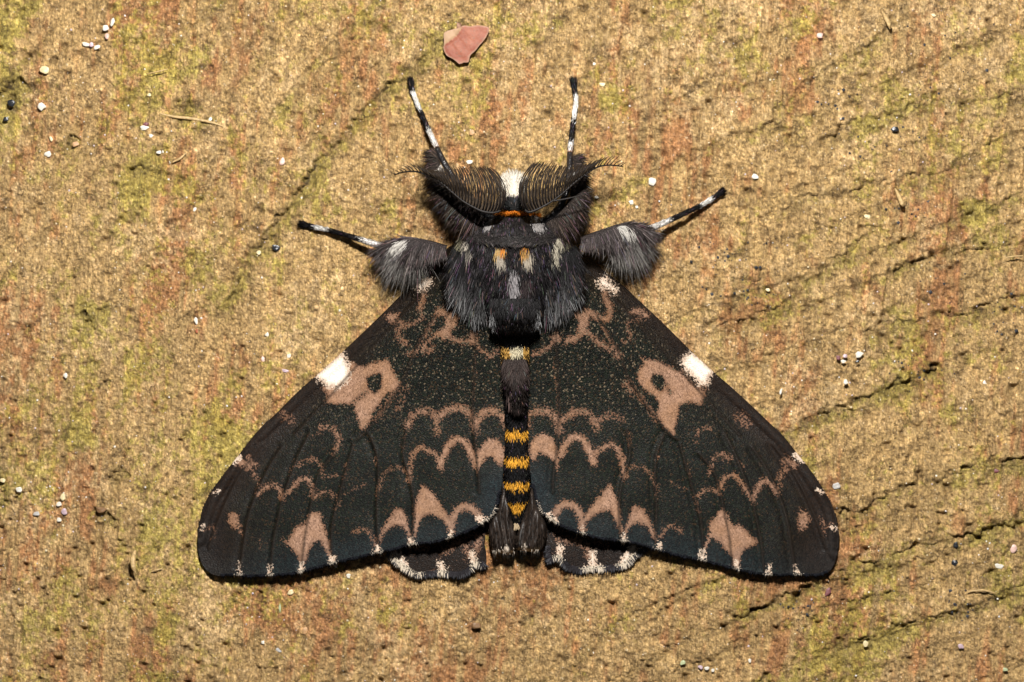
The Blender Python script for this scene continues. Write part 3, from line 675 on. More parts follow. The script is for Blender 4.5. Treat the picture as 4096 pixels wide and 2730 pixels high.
def fold_mat():
    t = NT('brown_wing_fold'); vec = t.obj(); w_ = t.new('ShaderNodeAttribute', attribute_name='white').outputs['Fac']
    mp = t.new('ShaderNodeMapping'); mp.inputs['Scale'].default_value = (140, 18, 40); t.link(vec, mp.inputs[0])
    n = t.noise(1, 4, .6, mp.outputs[0]); r = t.ramp(n.outputs[0], .3, .7)
    c = t.mix(r, (.007, .0055, .005), (.036, .024, .018))
    c = t.mix(t.ramp(t.mathn('SUBTRACT', w_, t.mathn('SUBTRACT', 1, r)), -.1, .2), c, (.62, .52, .42))
    t.link(c, t.b.inputs['Base Color']); t.b.inputs['Roughness'].default_value = .45
    t.link(t.bump(n.outputs[0], .5, .006), t.b.inputs['Normal']); return t.m
FOLD = fold_mat()
build_fold([(575,700),(605,760),(625,860),(650,960),(685,1120),(706,1240),(695,1345),(640,1385),(560,1372),(512,1398),(480,1300),(458,1150),(495,1040),(530,950),(560,840)], (590,800), (650,1380), .075, hwl, 1750+615/2.24)
build_fold([(850,760),(815,860),(790,940),(755,1040),(718,1150),(694,1250),(695,1340),(760,1352),(900,1362),(955,1290),(980,1160),(955,1060),(905,960),(875,860)], (830,800), (790,1350), .085, hwr, 1750+782/2.24)

# ---- body: head, thorax and abdomen in one continuous skin
SEC = np.array([(688,8,.20,.2),(700,26,.25,.2),(725,42,.29,.2),(770,50,.31,.2),(810,52,.31,.2),(840,58,.30,.2),(860,85,.235,.2),(880,140,.245,.15),(910,186,.275,.1),(950,225,.29,.1),(1000,245,.30,.1),(1070,240,.305,.1),(1150,205,.305,.1),(1220,160,.30,.1),(1280,118,.29,.1),(1320,92,.25,.1),(1345,64,.195,.1),(1365,57,.18,.08),(1400,55,.175,.06),
 (1500,50,.15,.06),(1600,44,.145,.06),(1700,41,.145,.05),(1800,44,.145,.05),(1870,48,.145,.05),(1950,46,.14,.05),(2010,38,.13,.05),(2060,27,.12,.05),(2095,14,.11,.05),(2112,6,.10,.06)])
def cx_of(y): return np.interp(y, [690, 1340, 1700, 2110], [2054, 2059, 2066, 2068])
def body_z(x, y):
    w_ = np.interp(y, SEC[:, 0], SEC[:, 1]); tz = np.interp(y, SEC[:, 0], SEC[:, 2])
    u = np.clip(abs(x-cx_of(y))/np.maximum(w_, 1), 0, 1)
    return np.where(y < 1340, .10 + (tz-.10)*np.clip(1-u**1.6, 0, 1)**.75, .10 + (tz-.10)*np.sqrt(np.clip(1-u**2.4, 0, 1)))
def build_body():
    ysec = np.concatenate([np.arange(690, 880, 8), np.arange(880, 1330, 14), np.arange(1330, 2112, 9)]); K = 40
    V = []
    for y in ysec:
        w_ = np.interp(y, SEC[:, 0], SEC[:, 1]); tz = np.interp(y, SEC[:, 0], SEC[:, 2]); c = cx_of(y)
        seg_r = -.003-.002*math.sin((y-1340)/95*2*math.pi) if y > 1380 else 0
        for k in range(K):
            a = 2*math.pi*k/K; u = math.cos(a); v = math.sin(a)
            pw = 1.6 if y < 1340 else 2.4
            zz = .10+(tz-.10+seg_r)*(1-abs(u)**pw)**(.75 if y < 1340 else .5) if v > 0 else .10+.07*v
            V.append(W(c+u*w_, y, zz))
    n = len(ysec); F = []
    for i in range(n-1):
        for k in range(K):
            F.append((i*K+k, (i+1)*K+k, (i+1)*K+(k+1) % K, i*K+(k+1) % K))
    F.append(tuple(range(K))); F.append(tuple((n-1)*K+k for k in reversed(range(K))))
    V = np.array(V)
    yy = np.repeat(ysec, K)
    c = np.full((len(V), 3), .008)
    o = make_mesh('body', V, F, FUR, moth, cols=c); keep(o, moth)
    return o
body = build_body()

def follow(x, y, d, lift):
    """tilt hair directions so that they run along the skin"""
    e = 8.0; gx = (body_z(x+e, y)-body_z(x-e, y))/(2*e)*1000; gy = (body_z(x, y+e)-body_z(x, y-e))/(2*e)*1000
    gx = np.clip(gx, -1.6, 1.6); gy = np.clip(gy, -1.2, 1.2)
    d = d.copy(); d[:, 2] = np.tan(np.clip(lift, -.6, .9)) + gx*d[:, 0] - gy*d[:, 1]
    return d
def blob(x, y, cx, cy, rx, ry, ang=0):
    a = math.radians(ang); dx, dy = x-cx, y-cy; u = dx*math.cos(a)+dy*math.sin(a); v = -dx*math.sin(a)+dy*math.cos(a)
    return np.exp(-((u/rx)**2+(v/ry)**2))
def put(c, col, f, thr=.45):
    m = RNG.uniform(.25, .65, len(f)) < f
    return np.where(m[:, None], np.array(col)*RNG.uniform(.75, 1.15, (len(f), 1)), c)

def thorax_fur():
    n = 32000
    x = RNG.uniform(1780, 2340, n); y = RNG.uniform(852, 1290, n)
    w_ = np.interp(y, SEC[:, 0], SEC[:, 1]); ok = (abs(x-cx_of(y)) < w_*.97) & ~((y > 1170) & (abs(x-2060) > 84+.2*(1290-y)) & (abs(x-2060) < 122)); x, y = x[ok], y[ok]; n = len(x)
    cx = cx_of(y); u = (x-cx)/240
    z = body_z(x, y)
    front = sstep(985, 940, y+18*np.cos(u*3)); mid = (1-front)*np.exp(-(u/.42)**4); teg = 1-np.clip(front+mid, 0, 1)
    ang = 90 - front*u*45 + teg*(-np.sign(u)*(18-40*np.clip(abs(u)-.6, 0, 1)) - (y-1100)/200*np.sign(u)*8)
    ang += (RNG.normal(0, 9, n) + 8*smooth_rand(x, y, 21, 60))*np.where(front > .5, .55, 1)
    L = .026*front + .050*mid + .080*teg + .025*teg*sstep(1100, 1250, y)
    L = L*RNG.uniform(.45, 1.3, n)
    lift = .30+.15*RNG.normal(size=n)+.15*mid
    d = follow(x, y, dir2(ang, 0*x), lift); bend = np.stack([0*x, 0*x-.05, -.32+0*x], -1)
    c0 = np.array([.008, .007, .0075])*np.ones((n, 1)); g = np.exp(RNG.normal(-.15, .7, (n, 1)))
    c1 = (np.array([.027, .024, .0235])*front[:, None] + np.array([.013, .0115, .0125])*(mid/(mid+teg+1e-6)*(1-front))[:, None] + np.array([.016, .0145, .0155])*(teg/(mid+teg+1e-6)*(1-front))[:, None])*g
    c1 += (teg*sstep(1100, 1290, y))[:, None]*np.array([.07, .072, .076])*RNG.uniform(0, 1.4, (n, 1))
    wht = (.62, .57, .52)
    for (bx, by, rx, ry, a, col) in [(1952,906,16,26,0,(.38,.36,.35)),(2150,912,20,28,-20,(.42,.39,.38)),(1862,1000,17,36,-40,(.62,.55,.46)),(1840,985,14,26,-30,(.25,.23,.15)),
            (2224,1000,17,38,14,(.60,.54,.42)),(2256,985,12,34,10,(.25,.23,.15)),(2000,1016,17,20,0,(.60,.40,.16)),(2012,1010,8,22,0,(.75,.28,.03)),(2002,1048,17,20,0,(.5,.44,.36)),
            (2094,1010,11,28,0,(.75,.30,.035)),(2112,1046,15,24,20,(.5,.43,.34)),(2100,1020,16,16,0,(.60,.34,.10)),(2056,1140,15,44,0,(.42,.39,.40)),(2048,1155,8,36,0,(.3,.28,.29)),(2105,1150,20,26,0,(.05,.035,.035))]:
        f = 1.7*blob(x+8*RNG.normal(size=n)*.5, y, bx, by-18, rx, ry, a)
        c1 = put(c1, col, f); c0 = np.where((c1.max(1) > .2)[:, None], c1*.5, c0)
    z = z + .022*front
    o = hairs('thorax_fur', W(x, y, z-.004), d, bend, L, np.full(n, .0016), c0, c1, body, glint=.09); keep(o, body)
    # shoulder plumes sweeping back over the wing roots
    n = 9000; s = RNG.choice([-1, 1], n); t = RNG.uniform(0, 1, n)
    e = RNG.uniform(0, 1, n); x = 2060+s*(132+118*e-14*t); y = 1010+(222-95*e**2)*t+RNG.normal(0, 12, n)
    z = np.maximum(body_z(x, y), .215-.03*t)+.0
    ang = 90 - s*(6+10*(abs(x-2060)-120)/140) + s*16*np.where(abs(x-2060) > 225, 1, 0)*0 + RNG.normal(0, 7, n) + 6*smooth_rand(x, y, 31, 50)
    ang += np.where(s < 0, 4, -2) - s*np.clip((abs(x-2060)-190)/60, 0, 1)*14*(-1)*(-1)
    L = (.075+.030*t)*RNG.choice([.5, .8, 1.05, 1.3], n, p=[.3, .3, .27, .13])
    d = dir2(ang, .12+.12*RNG.normal(size=n)); bend = np.stack([s*-.10, 0*x, -.35+0*x], -1)
    c0 = np.full((n, 3), .007); c1 = np.array([.018, .0165, .018])*np.exp(RNG.normal(-.1, .9, (n, 1))) + (t**3)[:, None]*np.array([.42, .42, .42])*RNG.uniform(0, 1.2, (n, 1))**2
    for (bx, by, rx, ry, a, col) in [(1862,1000,17,36,-40,(.62,.55,.46)),(2224,1000,17,38,14,(.60,.54,.42))]:
        c1 = put(c1, col, 1.9*blob(x, y, bx, by-18, rx, ry, a))
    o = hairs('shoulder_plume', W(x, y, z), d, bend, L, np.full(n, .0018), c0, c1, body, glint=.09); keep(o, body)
    # thin dark hair over the wing bases
    n = 5200; s = RNG.choice([-1, 1], n); q = RNG.uniform(0, 1, n); x = 2060+s*(150+150*RNG.uniform(0, 1, n)*(1-.3*q)); y = 1000+200*q
    y = np.maximum(y, 985+(abs(x-2060)-215)*.95+22)
    a_ = fw_z(x, y, COSTA_L, -1); b_ = fw_z(x, y, COSTA_R, 1); z = np.where(s < 0, a_, b_)+.004
    d = dir2(90-s*(14+10*q)+RNG.normal(0, 11, n), .10+.10*RNG.normal(size=n))
    c1 = np.array([.017, .015, .015])*np.exp(RNG.normal(-.2, .8, (n, 1)))
    o = hairs('wing_base_hair', W(x, y, z), d, np.stack([0*x, 0*x, -.12+0*x], -1), RNG.uniform(.03, .085, n), np.full(n, .0016), c1*.5, c1, body, glint=.08, seg=2); keep(o, body)
    # hair along the rear rim of the neck shield, combed towards the middle
    n = 2600; x = 2060+RNG.uniform(-170, 170, n); y = 946+16*np.cos((x-2060)/110)+RNG.normal(0, 8, n); z = body_z(x, y)+.022
    d = follow(x, y, dir2(np.where(x < 2060, 42, 138)+RNG.normal(0, 14, n), 0*x), .12+0*x)
    c1 = np.array([.040, .035, .034])*np.exp(RNG.normal(-.1, .7, (n, 1)))
    o = hairs('neck_shield_rim', W(x, y, z), d, np.stack([0*x, 0*x, -.35+0*x], -1), RNG.uniform(.022, .042, n), np.full(n, .0014), c1*.4, c1, body, glint=.05, seg=2); keep(o, body)
    # raised crest at the rear of the thorax
    n = 4200; x = RNG.normal(2060, 46, n); y = 1225+RNG.uniform(-30, 62, n); ok = abs(x-2060) < 98; x, y = x[ok], y[ok]; n = len(x)
    u = (x-2060)/95; z = .325-.02*u*u - .06*np.clip((y-1235)/55, 0, 1)
    ang = 90 - u*10 + RNG.normal(0, 14, n); L = .062*RNG.uniform(.5, 1.2, n)
    d = dir2(ang, .25+.2*RNG.normal(size=n)); bend = np.stack([-.25*u, -.05+0*u, -.55+0*u], -1)
    rim = sstep(.72, .98, abs(u))*sstep(1230, 1262, y)
    c1 = np.array([.019, .018, .019])*RNG.uniform(.3, 1.8, (n, 1)) + rim[:, None]*np.array([.55, .55, .56])*RNG.uniform(.2, 1.3, (n, 1))
    o = hairs('rear_crest', W(x, y, z), d, bend, L, np.full(n, .0019), c1*.5, c1, body, glint=.05); keep(o, body)
thorax_fur()

def head_fur():
    n = 3000; x = RNG.uniform(2004, 2102, n); y = RNG.uniform(706, 838, n)
    z = body_z(x, y)+.005; u = (x-2052)/48
    ok = abs(x-2053) < np.interp(y, [704, 716, 735, 765, 840], [14, 30, 40, 45, 42]); ok &= ~((y > 800) & (abs(x-2046) < 26))
    x, y, z, u = x[ok], y[ok], z[ok], u[ok]; n = len(x)
    d = dir2(-90+u*30+RNG.normal(0, 13, n), .45+.15*RNG.normal(size=n)); bend = np.stack([0*x, 0*x+.1, -.4+0*x], -1)
    c1 = np.array([.86, .82, .74])*RNG.uniform(.8, 1.05, (n, 1)); dkt = (y < 716) & (RNG.uniform(size=n) < .55)
    side = (abs(u) > .72) & (RNG.uniform(size=n) < .6) & (y > 755); c1 = np.where((dkt | side)[:, None], .05, c1); c0 = np.array([.75, .66, .5])*np.ones((n, 1))
    o = hairs('head_tuft', W(x, y, z), d, bend, RNG.uniform(.018, .042, n), np.full(n, .0018), c0, c1, body, glint=0); keep(o, body); o['label'] = 'white tuft on the head'
    n = 900; x = RNG.normal(2050, 17, n); y = RNG.uniform(806, 846, n); z = body_z(x, y)+.006
    d = dir2(-90+RNG.normal(0, 30, n), .5+.2*RNG.normal(size=n)); c = np.full((n, 3), .02)*RNG.uniform(.5, 1.6, (n, 1))
    o = hairs('crown_hair', W(x, y, z), d, np.stack([0*x, 0*x+.1, -.3+0*x], -1), RNG.uniform(.02, .04, n), np.full(n, .0018), c, c, body); keep(o, body)
    n = 1500; x = RNG.uniform(1955, 2165, n); edge = abs(x-2055)/105; y = 853+RNG.normal(0, 3.2, n)+6*edge**2*(abs(x-2055) > 60); z = body_z(x, y)+.018
    ok = RNG.uniform(size=n) < np.where(edge < .6, 1, .35); x, y, z = x[ok], y[ok], z[ok]; n = len(x)
    d = dir2(90+RNG.normal(0, 30, n), .5+.2*RNG.normal(size=n)); c = np.array([.62, .17, .012])*RNG.uniform(.6, 1.2, (n, 1))
    o = hairs('collar', W(x, y, z), d, np.stack([0*x, 0*x, -.3+0*x], -1), RNG.uniform(.008, .017, n), np.full(n, .0020), c*.7, c, body, glint=0); keep(o, body); o['label'] = 'orange collar behind the head'
head_fur()

def abdomen_fur():
    n = 17000; y = RNG.uniform(1335, 2085, n); w_ = np.interp(y, SEC[:, 0], SEC[:, 1]); x = cx_of(y)+RNG.uniform(-1, 1, n)*w_*.96
    z = body_z(x, y); u = (x-cx_of(y))/w_
    d = dir2(90-u*14+RNG.normal(0, 8, n), .18+.1*RNG.normal(size=n)); L = RNG.uniform(.020, .036, n)
    c1 = np.array([.011, .0105, .011])*RNG.uniform(.4, 1.8, (n, 1)); c0 = c1*.7
    zig = 3*np.sin(u*7+1)+RNG.normal(0, 5.5, n)+3*u*u
    yt = y+16
    for a, b in [(1735,1764),(1840,1873),(1938,1964),(2018,2062)]:
        m = (yt+zig > a) & (yt+zig < b)
        if a > 2000: m &= abs(u) < .9-(yt-2014)/80
        oc = np.array([.88, .43, .05])*RNG.uniform(.65, 1.15, (n, 1))
        c1 = np.where(m[:, None], oc, c1); c0 = np.where(m[:, None], oc*.8, c0)
    m = (yt+zig > 1397) & (yt+zig < 1437); oc = np.where((abs(u-.1) < .42)[:, None], np.array([.85, .75, .52]), np.array([.66, .38, .10]))*RNG.uniform(.8, 1.1, (n, 1))
    c1 = np.where(m[:, None], oc, c1); c0 = np.where(m[:, None], oc*.85, c0)
    m2 = (abs(u) > .82) & (yt > 1437) & (yt < 1460); c1 = np.where(m2[:, None], np.array([.35, .2, .08]), c1)
    o = hairs('abdomen_fur', W(x, y, z-.002), d, np.stack([0*x, 0*x, -.22+0*x], -1), L, np.full(n, .0021), c0, c1, body, glint=.02, seg=2); keep(o, body); o['label'] = 'black abdomen fur with orange bands'
    # dark brown tuft lying along the abdomen
    n = 3000; t = RNG.uniform(0, 1, n); y = 1438+t*185; half = np.interp(t, [0, .35, .7, 1], [44, 42, 30, 12]); u = RNG.uniform(-1, 1, n)
    x = 2060+6*t+u*half; z = .185+.03*np.sin(np.clip(t*1.15, 0, 1)*math.pi)*(1-u*u)+.012*(1-u*u)
    d = dir2(90+u*18*np.where(t < .5, -1, 0)-20*(t > .55)*(u > 0)*RNG.uniform(size=n)+RNG.normal(0, 9, n), .12+.1*RNG.normal(size=n))
    c1 = np.array([.075, .055, .050])*RNG.uniform(.3, 1.5, (n, 1))*np.where(t < .4, .85, .35)[:, None]
    o = hairs('back_tuft', W(x, y, z), d, np.stack([0*x, 0*x, -.15+0*x], -1), RNG.uniform(.03, .065, n), np.full(n, .0019), c1*.6, c1, body, glint=.05); keep(o, body)
    n = 260; x = RNG.normal(2062, 14, n); y = RNG.uniform(1568, 1600, n)
    c = np.array([.16, .11, .10])*RNG.uniform(.1, 1.2, (n, 1))
    o = hairs('back_bristle', W(x, y, .20+0*x), dir2(90+RNG.normal(0, 5, n), 0*x-.05), np.stack([0*x, 0*x, -.15+0*x], -1), RNG.uniform(.04, .07, n), np.full(n, .0019), c*.6, c, body, glint=.0); keep(o, body)
    n = 26; x = RNG.normal(2066, 3.5, n); y = RNG.uniform(2093, 2106, n); c = np.array([.5, .38, .24])*np.ones((n, 1))
    o = hairs('tail_tip', W(x, y, .12+0*x), dir2(90+RNG.normal(0, 14, n), 0*x), np.zeros((n, 3)), RNG.uniform(.014, .026, n), np.full(n, .003), c, c, body, glint=.0); keep(o, body)
    n = 60; x = RNG.uniform(2030, 2110, n); y = RNG.uniform(2190, 2205, n); c = np.full((n, 3), .02)
    o = hairs('tail_hair', W(x, y, .06+0*x), dir2(90+RNG.normal(0, 20, n), 0*x-.1), np.zeros((n, 3)), RNG.uniform(.02, .05, n), np.full(n, .0012), c, c, body, glint=.0); keep(o, body)
abdomen_fur()

# ---- tubes
def tube(name, P, R, parent, mat, cols=None, K=10):
    P = np.asarray(P, float); n = len(P); V = []; C = []
    for i in range(n):
        d = P[min(i+1, n-1)]-P[max(i-1, 0)]; d /= np.linalg.norm(d)+1e-9
        s = np.cross(d, (0.05, 0.1, 1)); s /= np.linalg.norm(s)+1e-9; u = np.cross(s, d)
        for k in range(K):
            a = 2*math.pi*k/K; V.append(P[i]+(s*math.cos(a)+u*math.sin(a))*R[i]); C.append(cols[i] if cols is not None else (0, 0, 0))
    F = [(i*K+k, i*K+(k+1) % K, (i+1)*K+(k+1) % K, (i+1)*K+k) for i in range(n-1) for k in range(K)]
    F += [tuple(reversed(range(K))), tuple((n-1)*K+k for k in range(K))]
    o = make_mesh(name, V, F, mat, parent, cols=np.array(C)); keep(o, parent); return o

def leg_mat():
    t = NT('leg_scales'); at = t.new('ShaderNodeAttribute', attribute_name='Col'); vec = t.obj()
    vor = t.new('ShaderNodeTexVoronoi'); vor.inputs['Scale'].default_value = 160; t.link(vec, vor.inputs['Vector'])
    sep = t.new('ShaderNodeSeparateColor'); t.link(vor.outputs['Color'], sep.inputs[0])
    c = t.mix(1.0, at.outputs[0], t.mix(sep.outputs[0], (.55, .5, .5), (1.5, 1.5, 1.6)), 'MULTIPLY')
    t.link(c, t.b.inputs['Base Color']); t.b.inputs['Roughness'].default_value = .33
    t.link(t.bump(vor.outputs[0], .6, .005), t.b.inputs['Normal']); return t.m
LEG = leg_mat()
BLK = (.014, .013, .014); WHT = (.80, .76, .70); BRN = (.20, .10, .05)

def sheet(o, s, pts): return [(o[0]+a/s, o[1]+b/s) for a, b in pts]
def build_leg(name, tars, rads, ztars, bands, tib, tibr, ztib, label, tuft):
    T = catmull([(*p, z, r) for p, z, r in zip(tib, ztib, tibr)], 8)
    P = np.array([W(a, b, c) for a, b, c, _ in T])
    leg = tube(name, P, T[:, 3]/1000, moth, LEG, cols=[BLK]*len(T)); leg['label'] = label
    S = catmull([(*p, z, r) for p, z, r in zip(tars, ztars, rads)], 12)
    Q = np.array([W(a, b, c) for a, b, c, _ in S]); n = len(S)
    # joints of the foot: slight swellings
    cols = []; R = S[:, 3]/1000*(1+.10*np.abs(np.sin(np.linspace(0, 5*math.pi, n))))
    tt = np.linspace(0, 1, n)
    for v in tt:
        c = BLK
        for a, b, col in bands:
            if a <= v <= b: c = col
        cols.append(c)
    tube('foot', Q, R, leg, LEG, cols)
    # scales bristling from the foot
    m = 2200; k = RNG.integers(0, n, m); k0 = np.maximum(k-1, 0)
    d = Q[np.maximum(k-2, 0)]-Q[np.minimum(k+2, n-1)]; d /= np.linalg.norm(d, axis=1, keepdims=True)
    side = np.cross(d, (0, 0, 1)); a = RNG.uniform(-1.2, 1.2, m); off = side*np.sin(a)[:, None]+np.array([0, 0, 1])*np.cos(a)[:, None]
    root = Q[k]+off*R[k][:, None]*.8
    kc = np.clip(k+RNG.normal(0, 1.6, m).astype(int), 0, n-1); cc = np.array(cols)[kc]*RNG.uniform(.5, 1.5, (m, 1)); 
    L = np.where(tt[k] < .14, .030, .016)*RNG.uniform(.6, 1.4, m)
    h = hairs('foot_scales', root, d+off*.20+RNG.normal(0, .13, (m, 3)), np.zeros((m, 3)), L, np.full(m, .0022), cc, cc, leg, seg=1, glint=.08); keep(h, leg)
    return leg
H1 = (1550, 300); s1 = 2.351; M1 = (1150, 700); M2 = (2150, 700); s2 = 2.941
bl = [(.0,.27,BLK),(.27,.385,WHT),(.385,.40,BRN),(.40,.52,WHT),(.52,.78,BLK),(.78,.98,WHT),(.98,1,BRN)]
br = [(.0,.33,BLK),(.33,.60,WHT),(.60,.86,BLK),(.86,.98,WHT),(.98,1,BRN)]
fl = build_leg('foreleg', sheet(H1, s1, [(222,85),(235,150),(272,250),(335,400),(400,550),(465,695)]), [7,9,7,8,10,11], [.02,.03,.035,.05,.08,.11], bl,
    sheet(H1, s1, [(465,690),(540,840),(640,1000),(760,1150),(900,1290),(1040,1380)]), [11,13,15,15,15,15], [.11,.15,.18,.19,.19,.18], 'left foreleg, reaching up past the antenna', 0)
fr = build_leg('foreleg', sheet(H1, s1, [(1752,88),(1760,150),(1772,260),(1745,440),(1728,600),(1714,735)]), [7,9,7,8,10,11], [.02,.03,.035,.05,.08,.11], br,
    sheet(H1, s1, [(1714,735),(1712,880),(1690,1050),(1640,1200),(1540,1330),(1400,1400)]), [11,13,15,15,15,15], [.11,.15,.18,.19,.19,.18], 'right foreleg, reaching up past the antenna', 0)
bm = [(.0,.28,BLK),(.28,.46,WHT),(.46,.80,BLK),(.80,1,WHT)]
bm2 = [(.0,.28,BLK),(.28,.46,WHT),(.46,.76,BLK),(.76,1,WHT)]
ml = build_leg('middle_leg', sheet(M1, s2, [(205,590),(300,612),(450,645),(620,690),(880,770),(1125,845)]), [6,9,8,9,11,12], [.02,.03,.035,.05,.085,.11], bm,
    sheet(M1, s2, [(1110,845),(1250,800),(1450,790),(1650,820),(1860,880)]), [12,15,17,18,18], [.11,.115,.12,.13,.14], 'left middle leg, stretched out sideways', 0)
mr = build_leg('middle_leg', sheet(M2, s2, [(2140,218),(2080,265),(1940,350),(1780,430),(1500,560),(1285,650)]), [6,9,8,9,11,12], [.02,.03,.035,.05,.085,.11], bm2,
    sheet(M2, s2, [(1300,645),(1180,620),(1000,630),(780,690),(520,780)]), [12,15,17,18,18], [.11,.115,.12,.13,.14], 'right middle leg, stretched out sideways', 0)

def plume(axis, zs, parent, n, angf, Lf, spread, c1f, seed, name='leg_fur', rad=.0018):
    A = catmull([(*p, z) for p, z in zip(axis, zs)], 12); m = len(A)
    u = RNG.uniform(0, 1, n); p = np.stack([np.interp(u, np.linspace(0, 1, m), A[:, k]) for k in range(3)], -1)
    v = RNG.uniform(-1, 1, n); p[:, 0] += v*0; 
    d2 = np.gradient(A, axis=0); d2 = np.stack([np.interp(u, np.linspace(0, 1, m), d2[:, k]) for k in range(2)], -1); d2 /= np.linalg.norm(d2, axis=1, keepdims=True)
    nn = np.stack([-d2[:, 1], d2[:, 0]], -1); sp = np.interp(u, np.linspace(0, 1, len(spread)), spread)
    p[:, :2] += nn*(v*sp)[:, None]; z = p[:, 2]+.030*np.sqrt(1-v*v)-.004
    ang = angf(u, v)+RNG.normal(0, 12, n)*np.where(abs(v) > .6, 2.2, 1)+5*smooth_rand(p[:, 0], p[:, 1], seed, 40)
    d = dir2(ang, .15+.14*RNG.normal(size=n)); b = dir2(angf(u, v)*0+90, 0*u)*.22; b[:, 2] = -.25
    c1 = c1f(u, v, p[:, 0], p[:, 1]); LL = np.where(c1.max(1) > .5, .5, 1.0)
    o = hairs(name, W(p[:, 0], p[:, 1], z), d, b, Lf(u, v)*LL*RNG.choice([.45, .7, .95, 1.2], n, p=[.3, .3, .27, .13])*RNG.uniform(.8, 1.15, n)*np.where(RNG.uniform(size=n) < .06, 1.3, 1), np.full(n, rad), c1*.55, c1, parent, glint=.10, seg=4); keep(o, parent); return o

def cmid(wx, wy, ang, s):
    def f(u, v, x, y):
        n = len(u); c = np.array([.052, .041, .040])*np.exp(RNG.normal(0, .65, (n, 1)))
        low = np.clip(-v*s*1.0, 0, 1)
        c += low[:, None]*np.array([.24, .22, .21])*RNG.uniform(0, 1.2, (n, 1))**2
        return put(c, (.80, .76, .70), 2.2*blob(x, y, wx, wy, 24, 9, ang))
    return f
# middle legs: long fur trailing down and outward (v sign depends on the axis direction)
def midfur(o, mt, mir, sd, cf, vs):
    U = [0, .15, .4, .65, .85, 1]
    plume(sheet(o, s2, mir[0]), [.12,.135,.15,.16,.17], mt, 4200,
      lambda u, v: 90+sd*(np.interp(u, U, [66, 56, 36, 20, 8, 0])+np.clip(v*vs, 0, 1)*34),
      lambda u, v: np.interp(u, U, [.060, .085, .115, .105, .060, .035])*np.where(v*vs > .25, .45, 1.0), [6, 13, 17, 17, 14, 14], cf, 41 if sd > 0 else 43, rad=.0015)
    plume(sheet(o, s2, mir[1]), [.12,.13,.13], mt, 1300,
      lambda u, v: 90+sd*np.interp(u, [0, 1], [40, 12]), lambda u, v: np.interp(u, [0, .5, 1], [.10, .145, .11]), [12, 18, 12], lambda u, v, x, y: np.array([.22, .205, .19])*RNG.uniform(.2, 1.6, (len(u), 1)), 42 if sd > 0 else 44, rad=.0013)
midfur(M1, ml, ([(1150,850),(1260,805),(1450,785),(1650,815),(1860,880)], [(1250,860),(1400,885),(1560,905)]), 1, cmid(1608, 974, -12, -1), -1)
midfur(M2, mr, ([(1290,650),(1180,615),(1000,620),(780,680),(520,780)], [(1180,720),(1030,750),(880,780)]), -1, cmid(2500, 916, 8, 1), 1)
def cfore(wx, wy):
    return lambda u, v, x, y: put(np.array([.036, .026, .021])*np.exp(RNG.normal(0, .6, (len(u), 1))), (.75, .70, .64), 1.6*blob(x, y, wx, wy, 11, 14))
plume(sheet(H1, s1, [(440,720),(470,850),(540,1000),(640,1130),(760,1260),(900,1370)]), [.11,.14,.17,.18,.18,.17], fl, 2600,
      lambda u, v: np.interp(u, [0, .2, .5, .8, 1], [200, 165, 152, 135, 120])+0*v, lambda u, v: np.interp(u, [0, .2, .6, 1], [.040, .060, .085, .10]), [10, 16, 20, 22, 22], cfore(1770, 672), 45)
plume(sheet(H1, s1, [(740,1200),(860,1330),(980,1400)]), [.17,.17,.17], fl, 900, lambda u, v: 128-30*u, lambda u, v: .085+0*u, [30, 34, 34], cfore(0, 0), 46)
plume(sheet(H1, s1, [(1760,770),(1780,900),(1770,1050),(1740,1200),(1640,1330),(1500,1400)]), [.11,.14,.17,.18,.18,.17], fr, 2600,
      lambda u, v: np.interp(u, [0, .2, .5, .8, 1], [-20, 20, 38, 52, 66])+0*v, lambda u, v: np.interp(u, [0, .2, .6, 1], [.040, .055, .075, .10]), [10, 16, 20, 22, 22], cfore(2287, 691), 47)
plume(sheet(H1, s1, [(1760,1240),(1650,1340),(1560,1400)]), [.17,.17,.17], fr, 900, lambda u, v: 45+35*u, lambda u, v: .07+0*u, [30, 34, 34], cfore(0, 0), 48)

